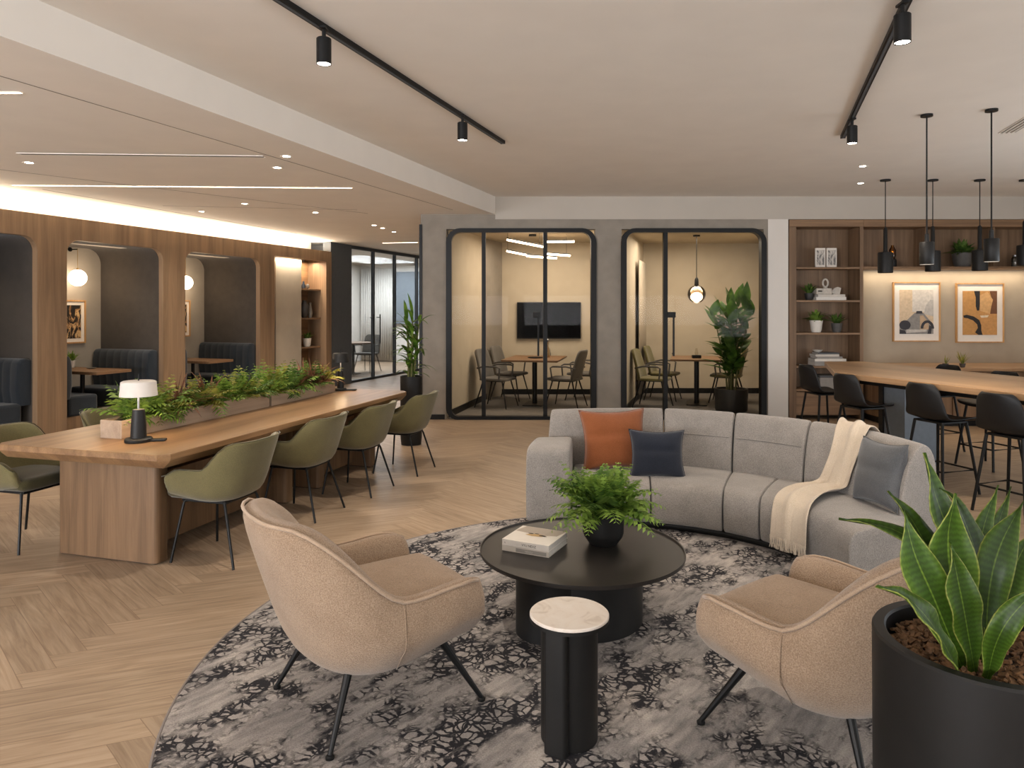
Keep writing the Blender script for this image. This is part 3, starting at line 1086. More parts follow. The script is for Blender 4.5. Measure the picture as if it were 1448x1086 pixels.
# ================================================================ trees in pots
def leafy_tree(name, label, loc, potr, poth, potmat, height, nst, nl, ll, lw, lm, seed, spread=.5, taper=1.0, zstart=.35, droop=.9):
    random.seed(seed)
    t = thing(name, label, 'plant', loc)
    MB().lathe([(potr * .9, 0), (potr * .97, poth * .1), (potr, poth), (potr * .9, poth), (potr * .88, poth * .9)], n=32).build('pot', potmat, t, smooth=50)
    MB().lathe([(.01, poth * .9), (potr * .89, poth * .9), (potr * .89, poth * .92), (.01, poth * .94)], n=24).build('soil', M['soil'], t)
    st, fo = MB(), MB()
    for s in range(nst):
        a_ = 2 * PI * s / nst + random.uniform(-.3, .3)
        rr = potr * .35 * random.random()
        H = (height - poth) * random.uniform(.72, 1.0)
        pts = []
        lean = spread * random.uniform(.2, 1) * .35
        for k in range(7):
            u = k / 6
            pts.append(Vector((math.cos(a_) * (rr + lean * u ** 1.5), math.sin(a_) * (rr + lean * u ** 1.5), poth * .9 + H * u)))
        st.tube(pts, .014, 6, .006)
        for k in range(nl):
            u = zstart + (1 - zstart) * (k + random.random()) / nl
            i = min(5, int(u * 6)); f = u * 6 - i
            b0 = pts[i].lerp(pts[i + 1], f)
            b = random.uniform(0, 2 * PI)
            e = random.uniform(.5, 1.2) if u < .9 else random.uniform(.1, .6)
            d = (math.cos(b) * math.sin(e), math.sin(b) * math.sin(e), math.cos(e))
            L = ll * random.uniform(.65, 1.15) * (1 - (1 - taper) * u)
            fo.leaf(b0, d, L, lw * random.uniform(.7, 1.15), droop * random.uniform(.6, 1.3), 5, .2)
    st.build('stem', M['stem'], t)
    fo.build('foliage', lm, t, smooth=60)
    return t
leafy_tree('potted_tree', 'tall glossy-leaved plant in dark pot in the right meeting room', px(1034, 10.75, .006), .245, .34, M['darkceramic'], 1.72, 8, 17, .42, .15, M['ficus'], 14, .7, .75, .18, .6)
leafy_tree('potted_palm', 'tall green cane plant in slim black pot beside the grey pier', px(581.5, 8.15, 0), .125, .78, M['blackmatte'], 1.58, 5, 16, .3, .055, M['palm'], 21, .35, .85, .12, 1.5)

# ================================================================ ceiling fittings
def track(label, p, q, group=None):
    p, q = Vector(p), Vector(q)
    L = (q - p).length
    t = thing('track_rail', label, 'track light', p, math.atan2(q.y - p.y, q.x - p.x), 'ceiling track rails')
    MB().box((0, -.02, -.028), (L, .02, 0)).build('rail', M['black'], t, smooth=0)
    MB().box((.0, -.008, -.031), (L, .008, -.028)).build('slot', M['darkpanel'], t, smooth=0)
    MB().box((-.004, -.022, -.03), (0, .022, 0)).box((L, -.022, -.03), (L + .004, .022, 0)).build('end_cap', M['blackmatte'], t, smooth=0)
zt = ZC - .0005
tl0, tl1 = flat(711, 199, zt), flat(403, 0, zt)
d_ = (tl1 - tl0).normalized()
track('black ceiling track over the lounge, left of centre', tl0, tl0 + d_ * 5.2)
tr0, tr1 = flat(1192, 191, zt), flat(1281, 0, zt)
d2_ = (tr1 - tr0).normalized()
track('black ceiling track toward the bar side of the lounge', tr0, tr0 + d2_ * 5.2)
sp0 = None
def spot(X, Yt, z0, z1, r_, label):
    """a cylinder head under the rail seen at column X"""
    global sp0
    p = flat(X, Yt, zt - .03)
    t = sp0
    if sp0 is None:
        t = thing('track_spotlight', label, 'spotlight', p, 0, 'track spotlights')
        MB().tube([(0, 0, -.06), (0, 0, 0)], .011, 10).build('stem', M['black'], t)
        MB().box((-.016, -.035, -.012), (.016, .035, 0)).build('adapter', M['black'], t, smooth=0)
        MB().lathe([(.036, -.2), (.04, -.2), (.04, -.062), (.036, -.058), (.01, -.056)], n=24, cap0=False).build('head', M['black'], t, smooth=40)
        MB().lathe([(.001, -.196), (.036, -.196)], n=24, cap0=False, cap1=False).build('lens', M['ledd'], t, smooth=0)
        sp0 = t
    else:
        t = dup(sp0, p, 0, label)
    lamp('spot_light', 'SPOT', p + Vector((0, 0, -.23)), 95, (1, .87, .73), .04, spot=100, blend=.8)
    return p
spot(458, 39, 0, 0, .04, 'black cylinder spotlight nearer the camera on the left track')
spot(654, 163, 0, 0, .04, 'black cylinder spotlight near the far end of the left track')
spot(1276, 4, 0, 0, .04, 'black cylinder spotlight nearer the camera on the bar-side track')
spot(1205, 168, 0, 0, .04, 'black cylinder spotlight near the far end of the bar-side track')
# slot lights and diffusers in the ceilings
def slot(name, label, cat, X0, Y0, X1, Y1, w_, mat, z=ZL, lit=True):
    p, q = flat(X0, Y0, z), flat(X1, Y1, z)
    L = (q - p).length
    t = thing(name, label, cat, (p.x, p.y, z - .0012), math.atan2(q.y - p.y, q.x - p.x))
    MB().box((0, -w_ / 2, -.004), (L, w_ / 2, 0)).build('diffuser' if lit else 'slot', mat, t, smooth=0)
    ring(MB(), [(-.01, -w_ / 2 - .008), (L + .01, -w_ / 2 - .008), (L + .01, w_ / 2 + .008), (-.01, w_ / 2 + .008)], [(0, -w_ / 2), (L, -w_ / 2), (L, w_ / 2), (0, w_ / 2)], 0, .005)
    m = MB()
    for (a_, b_, c_, e_) in ((-.01, L + .01, -w_ / 2 - .008, -w_ / 2), (-.01, L + .01, w_ / 2, w_ / 2 + .008)):
        m.box((a_, c_, -.005), (b_, e_, 0))
    m.build('trim_edge', M['ceil'], t, smooth=0)
    return t
slot('linear_downlight', 'long lit slot light across the lower ceiling over the work table', 'ceiling light', 18, 261.5, 497, 265.5, .026, M['led'])
slot('linear_downlight', 'short lit slot light at the left edge of the lower ceiling', 'ceiling light', -420, 130, 28, 130.5, .022, M['led'])
slot('linear_downlight', 'short lit slot light in the corridor ceiling before the grey pier', 'ceiling light', 541, 343.5, 590, 342.5, .035, M['led'])
slot('air_vent', 'dark linear air diffuser in the lower ceiling', 'air vent', 28, 217, 372, 221, .05, plain('diffuser_grey', '6f665d', .7), lit=False)
vt = slot('air_vent', 'slatted air vent in the main ceiling above the bar', 'air vent', 1425, 187, 1470, 160, .12, plain('vent_grey', '8d857b', .7), z=ZC, lit=False)
for k in range(3):
    MB().box((.0, -.045 + k * .035, -.012), (.8, -.035 + k * .035, -.003)).build('slat', M['ceil'], vt, smooth=0)
dl0 = None
for (X, Y, z, lab) in ((41, 230, ZL, 'recessed downlight at the far left of the lower ceiling'), (405, 221, ZL, 'recessed downlight close to the raised ceiling edge, nearer the camera'), (392, 237, ZL, 'recessed downlight just beyond the end of the air diffuser'),
                    (346, 288, ZL, 'recessed downlight beyond the long slot light, leftmost of two'), (446, 300.5, ZL, 'recessed downlight beyond the long slot light, rightmost of two'), (285, 299, ZL, 'recessed downlight above the middle booth'),
                    (541, 322.5, ZL, 'recessed downlight in the corridor ceiling, nearest the grey pier'), (529, 318.5, ZL, 'recessed downlight in the corridor ceiling, second from the grey pier'), (557, 328, ZL, 'recessed downlight deepest in the corridor ceiling'),
                    (1220, 235, ZC, 'recessed downlight in the main ceiling beside the far pendants'), (1217, 259, ZC, 'recessed downlight in the main ceiling nearest the bookcase')):
    p = flat(X, Y, z)
    if dl0 is None:
        dl0 = thing('downlight', lab, 'ceiling light', p, 0, 'recessed downlights')
        MB().lathe([(.032, -.001), (.05, -.004), (.054, -.001)], n=24, cap0=False, cap1=False).build('trim_ring', M['ceil'], dl0)
        MB().lathe([(.001, -.003), (.032, -.002)], n=24, cap0=False, cap1=False).build('lens', M['ledd'], dl0, smooth=0)
    else:
        dup(dl0, p, 0, lab)
    if z == ZL:
        lamp('downlight_beam', 'SPOT', p + Vector((0, 0, -.02)), 62, (1, .88, .75), .05, spot=125, blend=.8)

# ================================================================ bookcase and overhead shelf
YB, YK = 9.97, 10.34
t = thing('bookcase', 'tall oak bookcase with open shelves beside the white pier', 'bookcase', (bx(1116), YB, 0))
X0, X1, ZT = 0, bx(1221) - bx(1116), bz(310.5)
for (a_, b_) in ((0, .1), (X1 - .05, X1)):
    MB().box((a_, 0, 0), (b_, YK - YB, ZT - .1)).build('side_panel', M['shelfoak'], t, smooth=0, bevel=.003)
MB().box((0, -.01, ZT - .1), (X1, YK - YB, ZT)).build('top_panel', M['shelfx'], t, smooth=0, bevel=.003)
MB().box((.1, YK - YB - .02, 0), (X1 - .05, YK - YB, ZT - .1)).build('back_panel', M['shelfoak'], t, smooth=0)
shz = [bz(377.5), bz(424.5), bz(470.5), bz(517.5), .42]
for z in shz:
    MB().box((.1, 0, z - .028), (X1 - .05, YK - YB - .02, z)).build('shelf', M['shelfx'], t, smooth=0, bevel=.003)
MB().box((.1, .01, .06), (X1 - .05, .03, .38)).build('drawer_front', M['shelfx'], t, smooth=0, bevel=.003)
t = thing('overhead_shelf', 'long oak box shelf over the framed prints', 'shelf', (bx(1221), YB, bz(380)))
X2 = 7.45 - bx(1221)
hh = bz(310.5) - bz(380)
MB().box((.002, 0, 0), (X2, YK - YB, .03)).build('bottom_board', M['shelfx'], t, smooth=0, bevel=.003)
MB().box((.002, -.01, hh - .1), (X2, YK - YB, hh)).build('top_board', M['shelfx'], t, smooth=0, bevel=.003)
MB().box((.002, YK - YB - .02, .03), (X2, YK - YB, hh - .1)).build('back_panel', M['shelfoak'], t, smooth=0)
for xx in (bx(1313) - bx(1221), bx(1410) - bx(1221)):
    MB().box((xx - .012, .06, .03), (xx + .012, YK - YB - .02, hh - .1)).build('divider', M['shelfoak'], t, smooth=0)
struct(MB().box((bx(1221), YK - .06, 0), (7.5, YK + .05, bz(380))).build('wall_bar', M['artwall'], smooth=0))
struct(MB().box((bx(1114), YK + .001, 0), (7.55, YK + .12, 3.15)).build('wall_bar_back', M['wallw'], smooth=0))
YA = YK - .06
ka = YA / F_PX
# framed prints: generic shapes
def art(label, Xa, Xb, Ya, Yb, shapes, base, cols):
    w_, h_ = (Xb - Xa) * ka, (Yb - Ya) * ka
    t = thing('framed_print', label, 'picture', px((Xa + Xb) / 2, YA, Y=(Ya + Yb) / 2), 0, 'prints over the bar counter')
    fw = .016
    o_ = [(-w_ / 2, -h_ / 2), (w_ / 2, -h_ / 2), (w_ / 2, h_ / 2), (-w_ / 2, h_ / 2)]
    i_ = [(x * (1 - 2 * fw / w_), z * (1 - 2 * fw / h_)) for x, z in o_]
    ring(MB(), o_, i_, -.035, -.001).build('frame', M['frameoak'], t, smooth=0)
    MB().box((-w_ / 2 + fw, -.018, -h_ / 2 + fw), (w_ / 2 - fw, -.003, h_ / 2 - fw)).build('mount', M['mat'], t, smooth=0)
    pw, ph = w_ * .72, h_ * .74
    m = MB()
    m.box((-pw / 2, -.0205, -ph / 2), (pw / 2, -.018, ph / 2))
    for k, (ci, poly) in enumerate(shapes):
        m.m = ci
        y = -.021 - .0003 * k
        vs = [((u - .5) * pw, y, (v - .5) * ph) for u, v in poly]
        m.add(vs, [tuple(range(len(vs)))])
    m.build('print', [plain('print_%s_%d' % (base, i), c, .75, var=.12, scale=30) for i, c in enumerate([base] + cols)], t, smooth=0)
    return t
def arc(cx, cy, rx_, ry_, a0, a1, n=14):
    return [(cx + rx_ * math.cos(a0 + (a1 - a0) * k / n), cy + ry_ * math.sin(a0 + (a1 - a0) * k / n)) for k in range(n + 1)]
art('framed print with a grey dome shape on pale beige, nearer the bookcase', 1261.5, 1328, 399, 483, [
    (1, [(.38, .5), (1, .5), (1, 1), (.38, 1)]), (2, [(.72, .45), (1, .4), (1, .78), (.9, .77), (.78, .65)]),
    (3, [(0, 0), (1, 0), (1, .22), (0, .15)]),
    (3, [(.1, .1), (.2, .3), (.45, .48), (.7, .48), (.9, .3), (1, .1)]), (5, [(.6, .1), (.6, .42), (.7, .42), (.86, .25), (.86, .1)]),
    (4, arc(.16, .2, .17, .11, 0, 2 * PI)), (4, arc(.82, .12, .2, .19, 0, PI) + [(.72, .12)] + arc(.82, .12, .12, .13, PI, 0)), (4, [(.48, .46), (.68, .46), (.66, .52), (.5, .52)]),
    (4, [(.0, 0), (.2, 0), (.16, .08), (0, .1)]), (4, [(.82, 0), (.93, 0), (.95, .16), (.88, .2)]), (2, [(.2, .02), (.8, .05), (.8, .1), (.2, .1)])],
    'cdb79a', ['cfc8be', 'b9b4ad', '86837f', '34343a', 'b39a7e'])
art('framed print with black curves on ochre, farther from the bookcase', 1350.5, 1418, 400.5, 484.5, [
    (1, [(.5, .5), (1, .48), (1, 0), (.55, 0), (.53, .3)]), (2, [(.55, 1), (1, 1), (1, .48), (.8, .48), (.85, .8), (.78, 1)]), (3, [(.5, .55), (.78, .48), (.88, .8), (.72, .98), (.5, .9)]),
    (4, [(.33, 1), (.5, 1), (.5, .7), (.48, .56), (.42, .55), (.38, .65), (.38, .85)]),
    (4, [(.02, .44), (.12, .46), (.32, .42), (.48, .34), (.54, .22), (.54, .1), (.58, 0), (.46, 0), (.36, .06), (.44, .16), (.42, .24), (.3, .33), (.14, .38), (.03, .39)]),
    (5, [(.5, .44), (.76, .45), (.72, .4), (.54, .39)])],
    'bb8a50', ['bf8d55', '6b452c', 'cda16c', '221f20', 'd9c8ae'])

# things on the shelves
def sx(X): return (X - CX) * 10.1 / F_PX
YS = 10.12
def shelf_thing(o, X, z, dy=0.0, rz_=0):
    o.location = (sx(X), YS + dy, z + .001); o.rotation_euler = (0, 0, rz_); return o
M['sketch'] = noise_print('grey_sketch', [(0, '6e6a66'), (.42, 'a9a39b'), (.5, 'c6beb3')], 14)
f0 = None
for X, lab in ((1160.5, 'small white sketch panel on the top bookcase shelf, nearer the white pier'), (1176.5, 'small white sketch panel on the top bookcase shelf, nearer the bar')):
    if f0 is None:
        f0 = thing('sketch_panel', lab, 'picture', group='sketch panels on the top shelf')
        MB().box((-.07, -.015, 0), (.07, .015, .275)).build('panel', M['mat'], f0, smooth=0, bevel=.003)
        MB().box((-.055, -.018, .03), (.055, -.015, .25)).build('sketch', M['sketch'], f0, smooth=0)
        o = f0
    else:
        o = dup(f0, (0, 0, 0), 0, lab)
    shelf_thing(o, X, shz[0])
shelf_thing(tuft_pot('potted_plant', 'small dark pot plant on the second bookcase shelf beside the white books', 'plant', .06, .1, M['darkceramic'], M['fern2'], 40, .17, 31, .04, droop=.4), 1145, shz[1])
def book(name, label, w_, d_, h_, cover, group):
    t = thing('book', label, 'book', group=group)
    m = MB()
    m.box((-w_ / 2, -d_ / 2, 0), (w_ / 2, d_ / 2, .003)).box((-w_ / 2, -d_ / 2, h_ - .003), (w_ / 2, d_ / 2, h_)).box((-w_ / 2, -d_ / 2, .003), (w_ / 2, -d_ / 2 + .004, h_ - .003))
    m.build('cover', cover, t, smooth=0)
    MB().box((-w_ / 2 + .004, -d_ / 2 + .004, .003), (w_ / 2 - .004, d_ / 2 - .004, h_ - .003)).build('pages', M['paper'], t, smooth=0)
    return t
M['cov1'] = plain('pale_cover', 'c3bbb0', .6, var=.05)
M['cov2'] = plain('grey_cover', '8e8983', .6, var=.08)
M['cov3'] = plain('white_cover', 'd4cec5', .6, var=.04)
M['cov4'] = plain('slate_cover', '4f5052', .6, var=.08)
shelf_thing(book('b', 'white book lying lowest on the second bookcase shelf', .42, .24, .045, M['cov3'], 'books on the second bookcase shelf'), 1171, shz[1])
shelf_thing(book('b', 'pale book lying on a white book on the second bookcase shelf', .38, .22, .035, M['cov1'], 'books on the second bookcase shelf'), 1172, shz[1] + .046)
o = thing('ornament_box', 'white patterned box on the books of the second bookcase shelf', 'ornament')
MB().box((-.11, -.08, 0), (.11, .08, .085)).build('box', M['stone'], o, smooth=0, bevel=.008)
MB().lathe([(.02, -.01), (.035, 0), (.02, .01)], n=14).build('rosette', M['greyceramic'], o).location = (-.06, -.08, .045)
shelf_thing(o, 1163, shz[1] + .083)
o = thing('shell_ornament', 'pale shell-shaped ornament on the books of the second bookcase shelf', 'ornament')
m = MB()
m.loft([[(-.06, y, .02), (-.02, y, .0), (.06, y, .0), (.08, y, .09), (.04, y * .8, .105), (-.01, y * .7, .09), (-.05, y, .05)] for y in (-.03, -.012, .012, .03)])
m.build('shell', M['stone'], o, smooth=40)
shelf_thing(o, 1181, shz[1] + .083)
o = thing('stone_figurine', 'slim white looped figurine on the patterned box', 'ornament')
MB().tube([(.03 * math.cos(a) * 1.2, 0, .075 + .055 * math.sin(a)) for a in [2 * PI * k / 20 for k in range(20)]], .014, 8, closed=True).lathe([(.03, 0), (.03, .01), (.012, .022)], n=14).build('loop', M['stone'], o, smooth=60)
shelf_thing(o, 1168, shz[1] + .169)
shelf_thing(tuft_pot('potted_plant', 'leafy plant in a white pot on the third bookcase shelf', 'plant', .082, .17, M['white'], M['fern'], 60, .19, 33, .055, droop=1.0, spread=1.2), 1155, shz[2])
o = tuft_pot('potted_plant', 'leafy sprigs in a round grey vase on the third bookcase shelf', 'plant', .07, .13, M['greyceramic'], M['fern2'], 40, .18, 34, .045, droop=.8, spread=1.0)
shelf_thing(o, 1184, shz[2])
zz = shz[3]
for k, (w_, h_, c_, dx, lab) in enumerate(((.4, .06, 'cov2', 0, 'grey book lowest of the stack on the fourth bookcase shelf'), (.44, .035, 'cov3', .02, 'white book second from the bottom of the bookcase stack'), (.36, .03, 'cov2', .01, 'grey book third from the bottom of the bookcase stack'),
                                        (.33, .03, 'cov1', -.02, 'pale book second from the top of the bookcase stack'), (.3, .022, 'cov4', .0, 'thin slate book topmost of the bookcase stack'))):
    shelf_thing(book('b', lab, w_, .25 - .01 * k, h_, M[c_], 'stacked books on the fourth bookcase shelf'), 1168 + dx * 100, zz)
    zz += h_ + .001
shelf_thing(tag(MB().lathe([(.03, 0), (.05, .012), (.07, .035), (.06, .033), (.02, .012)], n=20).build('bowl', M['white']), 'small white bowl on top of the bookcase stack of books', 'bowl'), 1157, zz)
o = thing('storage_box', 'grey lidded box on the lowest open bookcase shelf', 'box')
MB().box((-.17, -.13, 0), (.17, .13, .16)).build('box', M['cov2'], o, smooth=0, bevel=.005)
MB().box((-.175, -.135, .16), (.175, .135, .19)).build('lid', M['cov4'], o, smooth=0, bevel=.004)
shelf_thing(o, 1172, shz[4])
zo = bz(380) + .03
o = thing('glass_lantern', 'amber glass bottle lamp on dark base on the overhead shelf', 'lamp')
MB().lathe([(.05, 0), (.055, .02), (.055, .1), (.04, .12)], n=18).build('base', M['black'], o)
MB().lathe([(.03, .12), (.045, .16), (.045, .24), (.02, .29), (.02, .31)], n=18).build('glass', glass('amber_glass', 'c9a040', 1.5), o, smooth=60)
MB().tube([(0, 0, .12), (0, 0, .22)], .01, 8).build('filament', emit('filament', 'ffc060', 3), o)
shelf_thing(o, 1263, zo)
o = tuft_pot('potted_plant', 'bushy green plant in wide grey pot on the overhead shelf', 'plant', .125, .2, M['greyceramic'], M['fern2'], 90, .24, 37, .06, droop=1.0, spread=1.3)
shelf_thing(o, 1362, zo)
jar0 = None
for X, h_, lab in ((1437, .15, 'smaller glass jar on the overhead shelf'), (1447, .2, 'taller glass jar on the overhead shelf beside a smaller one')):
    o = thing('glass_jar', lab, 'jar', group='jars on the overhead shelf')
    MB().lathe([(.045, 0), (.05, .01), (.05, h_ * .8), (.035, h_)], n=18).build('jar', glass('jar_glass', 'c9cac8', 2.5), o, smooth=60)
    MB().lathe([(.045, .004), (.045, h_ * .5)], n=16).build('filling', M['stone'], o)
    MB().lathe([(.036, h_), (.036, h_ + .02)], n=16).build('lid', M['steel'], o)
    shelf_thing(o, X, zo)

# back counter under the prints
t = thing('back_counter', 'low oak counter with cabinet doors along the print wall', 'counter', (bx(1224), 9.32, 0))
Lc = 7.4 - bx(1224)
MB().box((0, 0, .725), (Lc, YA - 9.32 - .004, .765)).build('worktop', M['baroak'], t, smooth=0, bevel=.004)
MB().box((.02, .05, .08), (Lc, YA - 9.32 - .004, .725)).build('carcass', M['shelfoak'], t, smooth=0)
MB().box((.02, .1, 0), (Lc, YA - 9.32 - .004, .08)).build('plinth', M['black'], t, smooth=0)
n_ = 6
for k in range(n_):
    d = MB().box((.03 + k * (Lc - .04) / n_, .03, .09), (.02 + (k + 1) * (Lc - .04) / n_ - .006, .05, .715)).build('door', M['shelfoak'], t, smooth=0, bevel=.002)
    MB().tube([(.1 + k * (Lc - .04) / n_, .015, .55), (.1 + k * (Lc - .04) / n_, .015, .66)], .006, 6).build('handle', M['black'], d)
for X, lab, s in ((1361, 'wispy grey-green plant in a tiny vase on the back counter', 41), (1337, 'tiny wispy sprig in a small glass on the back counter', 42)):
    o = tuft_pot('potted_plant', lab, 'plant', .035, .05, M['greyceramic'], M['olivefern'], 20 if s == 41 else 8, .2 if s == 41 else .13, s, .014, droop=.4, spread=.7)
    o.location = ((X - CX) * 9.5 / F_PX, 9.5, .766)
# ================================================================ generic curved shells for chairs
def resample(pts, n):
    pts = [Vector(p) for p in pts]
    acc = [0]
    for a, b in zip(pts[:-1], pts[1:]):
        acc.append(acc[-1] + (b - a).length)
    out = []
    for k in range(n + 1):
        t = acc[-1] * k / n
        i = max(j for j in range(len(acc) - 1) if acc[j] <= t + 1e-9)
        f = (t - acc[i]) / max(1e-9, acc[i + 1] - acc[i])
        out.append(pts[i].lerp(pts[i + 1], min(1, f)))
    return out
def bez(pts):
    P = [Vector(p) for p in pts]
    out = []
    for k in range(33):
        q = k / 32 * (len(P) - 1)
        i = min(len(P) - 2, int(q)); f = q - i
        a = P[i - 1] if i > 0 else P[i] * 2 - P[i + 1]
        d = P[i + 2] if i + 2 < len(P) else P[i + 1] * 2 - P[i]
        b, c = P[i], P[i + 1]
        out.append(.5 * (2 * b + (c - a) * f + (2 * a - 5 * b + 4 * c - d) * f * f + (3 * b - a - 3 * c + d) * f ** 3))
    return out
def sstep(a, b, x):
    t = max(0, min(1, (x - a) / (b - a)))
    return t * t * (3 - 2 * t)
def uplan(f, a, b, ex=2.4, toe=.0, n=40):
    """U open toward +x: (f,-a) .. back (-b,0) .. (f,a); returns points and outward normals"""
    pts = [(f, -a * (1 - toe)), (f * .5, -a * (1 - toe * .25)), (0, -a)]
    for k in range(1, 24):
        t = PI / 2 * k / 12
        c, s = math.cos(t), math.sin(t)
        pts.append((-b * abs(s) ** (2 / ex), -a * (1 if c > 0 else -1) * abs(c) ** (2 / ex)))
    pts += [(0, a), (f * .5, a * (1 - toe * .25)), (f, a * (1 - toe))]
    P = resample([(x, y, 0) for x, y in pts], n)
    Nn = []
    for i in range(n + 1):
        t = P[min(n, i + 1)] - P[max(0, i - 1)]
        Nn.append(Vector((-t.y, t.x, 0)).normalized())
    return P, Nn
def wrap_shell(P, Nn, sec, mat, name, parent, sub=1, rot=None):
    """sec(w, u) -> list of (offset along the normal, z); w = 0 at the back, 1 at the arm fronts"""
    n = len(P) - 1
    rings = []
    for i in range(n + 1):
        w_ = abs(i / n - .5) * 2
        rings.append([P[i] + Nn[i] * o + Vector((0, 0, z)) for o, z in sec(w_)])
    return MB().loft(rings).build(name, mat, parent, smooth=180, subsurf=sub)

# ================================================================ lounge armchair (faces +x)
def make_armchair(label):
    t = thing('lounge_armchair', label, 'armchair', group='beige lounge armchairs')
    P, Nn = uplan(.33, .375, .35, 2.3, .04, 44)
    def H(w_):
        return .50 + .295 * (1 - sstep(.2, .62, w_)) + .012 * sstep(.66, .85, w_) - .02 * sstep(.9, 1, w_)
    def sec(w_):
        h = H(w_)
        lean = .125 * (1 - sstep(.12, .6, w_))
        th = .085 + .03 * (1 - sstep(.1, .6, w_))
        zb = .20 + .05 * sstep(.55, 1, w_)
        fr = -.05 * sstep(.85, 1, w_)
        mid = zb + (h - zb) * .5
        return [(-.23, zb - .005), (-.15, zb), (-.075, zb + .04), (-.02, zb + .11), (.012 + lean * .25 + fr * .4, mid), (.008 + lean * .7 + fr * .3, mid + (h - mid) * .55), (lean + fr * .5, h - .022), (lean - .012 + fr * .5, h - .004),
                (lean - th * .5, h + .014), (lean - th * .95, h - .012), (lean * .8 - th - .012, h - .07), (lean * .4 - th - .02, .43), (-th - .05, .36), (-.2, .3)]
    wrap_shell(P, Nn, sec, M['boucle'], 'shell', t, 1)
    pts = []
    n = len(P) - 1
    for i in range(1, n):
        w_ = abs(i / n - .5) * 2
        s_ = sec(w_)
        o, z = s_[7]
        pts.append(P[i] + Nn[i] * (o + .005) + Vector((0, 0, z + .004)))
    MB().tube(pts, .0065, 8).build('piping', M['piping'], t, smooth=180)
    for w0 in (-.6, .6):
        i = int(round((w0 / 2 + .5) * n))
        s_ = sec(abs(w0))
        q = resample(bez([P[i] + Nn[i] * (o + .0015) + Vector((0, 0, z)) for o, z in s_[2:8]]), 14)
        MB().tube(q, .0022, 6).build('side_seam', M['boucle'], t, smooth=180)
    # seat cushion filling the U and running out to the front
    P2_, N2 = uplan(.39, .375, .35, 2.3, .04, 36)
    def outline(off, fx):
        out = [p + q * off for p, q in zip(P2_, N2)]
        return [Vector((min(v.x, fx), v.y, 0)) for v in out]
    rings = []
    for off, z, fx in ((-.26, .265, .30), (-.17, .24, .345), (-.115, .27, .37), (-.1, .34, .385), (-.1, .40, .385), (-.115, .435, .37), (-.17, .452, .33), (-.26, .458, .24)):
        rings.append([v + Vector((0, 0, z)) for v in outline(off, fx)])
    MB().loft(rings).build('seat', M['boucle'], t, smooth=180, subsurf=1)
    # inner back pad with its own seam
    def sec2(w_):
        h = H(w_)
        lean = .10 * (1 - sstep(.1, .6, w_))
        return [(-.17, .40), (-.13 + lean * .3, .5), (lean * .75 - .13, h - .1), (lean - .1, h - .02), (lean - .03, h + .008), (lean - .07, h - .05), (-.1, .4)]
    k0 = int(len(P) * .22)
    wrap = [[P[i] + Nn[i] * o + Vector((0, 0, z)) for o, z in sec2(abs(i / n - .5) * 2)] for i in range(k0, n + 1 - k0)]
    MB().loft(wrap).build('back_pad', M['boucle'], t, smooth=180, subsurf=1)
    for (x0, y0, x1, y1) in ((-.17, .19, -.28, .28), (-.17, -.19, -.28, -.28), (.2, .21, .34, .28), (.2, -.21, .34, -.28)):
        l = MB().tube([(x0, y0, .245), (x1, y1, .012)], .016, 10, .009).build('leg', M['black'], t)
        MB().lathe([(.015, 0), (.016, .008), (.01, .014)], (x1, y1, 0), 12).build('glide', M['black'], l)
    return t
RUG_Z = .012
ac = make_armchair('beige boucle lounge armchair with its back to the work table')
ac.location = (-.56, 2.83, RUG_Z); ac.rotation_euler = (0, 0, math.radians(36))
o = dup(ac, (1.13, 2.55, RUG_Z), math.radians(128), 'beige boucle lounge armchair half hidden behind the big potted plant')

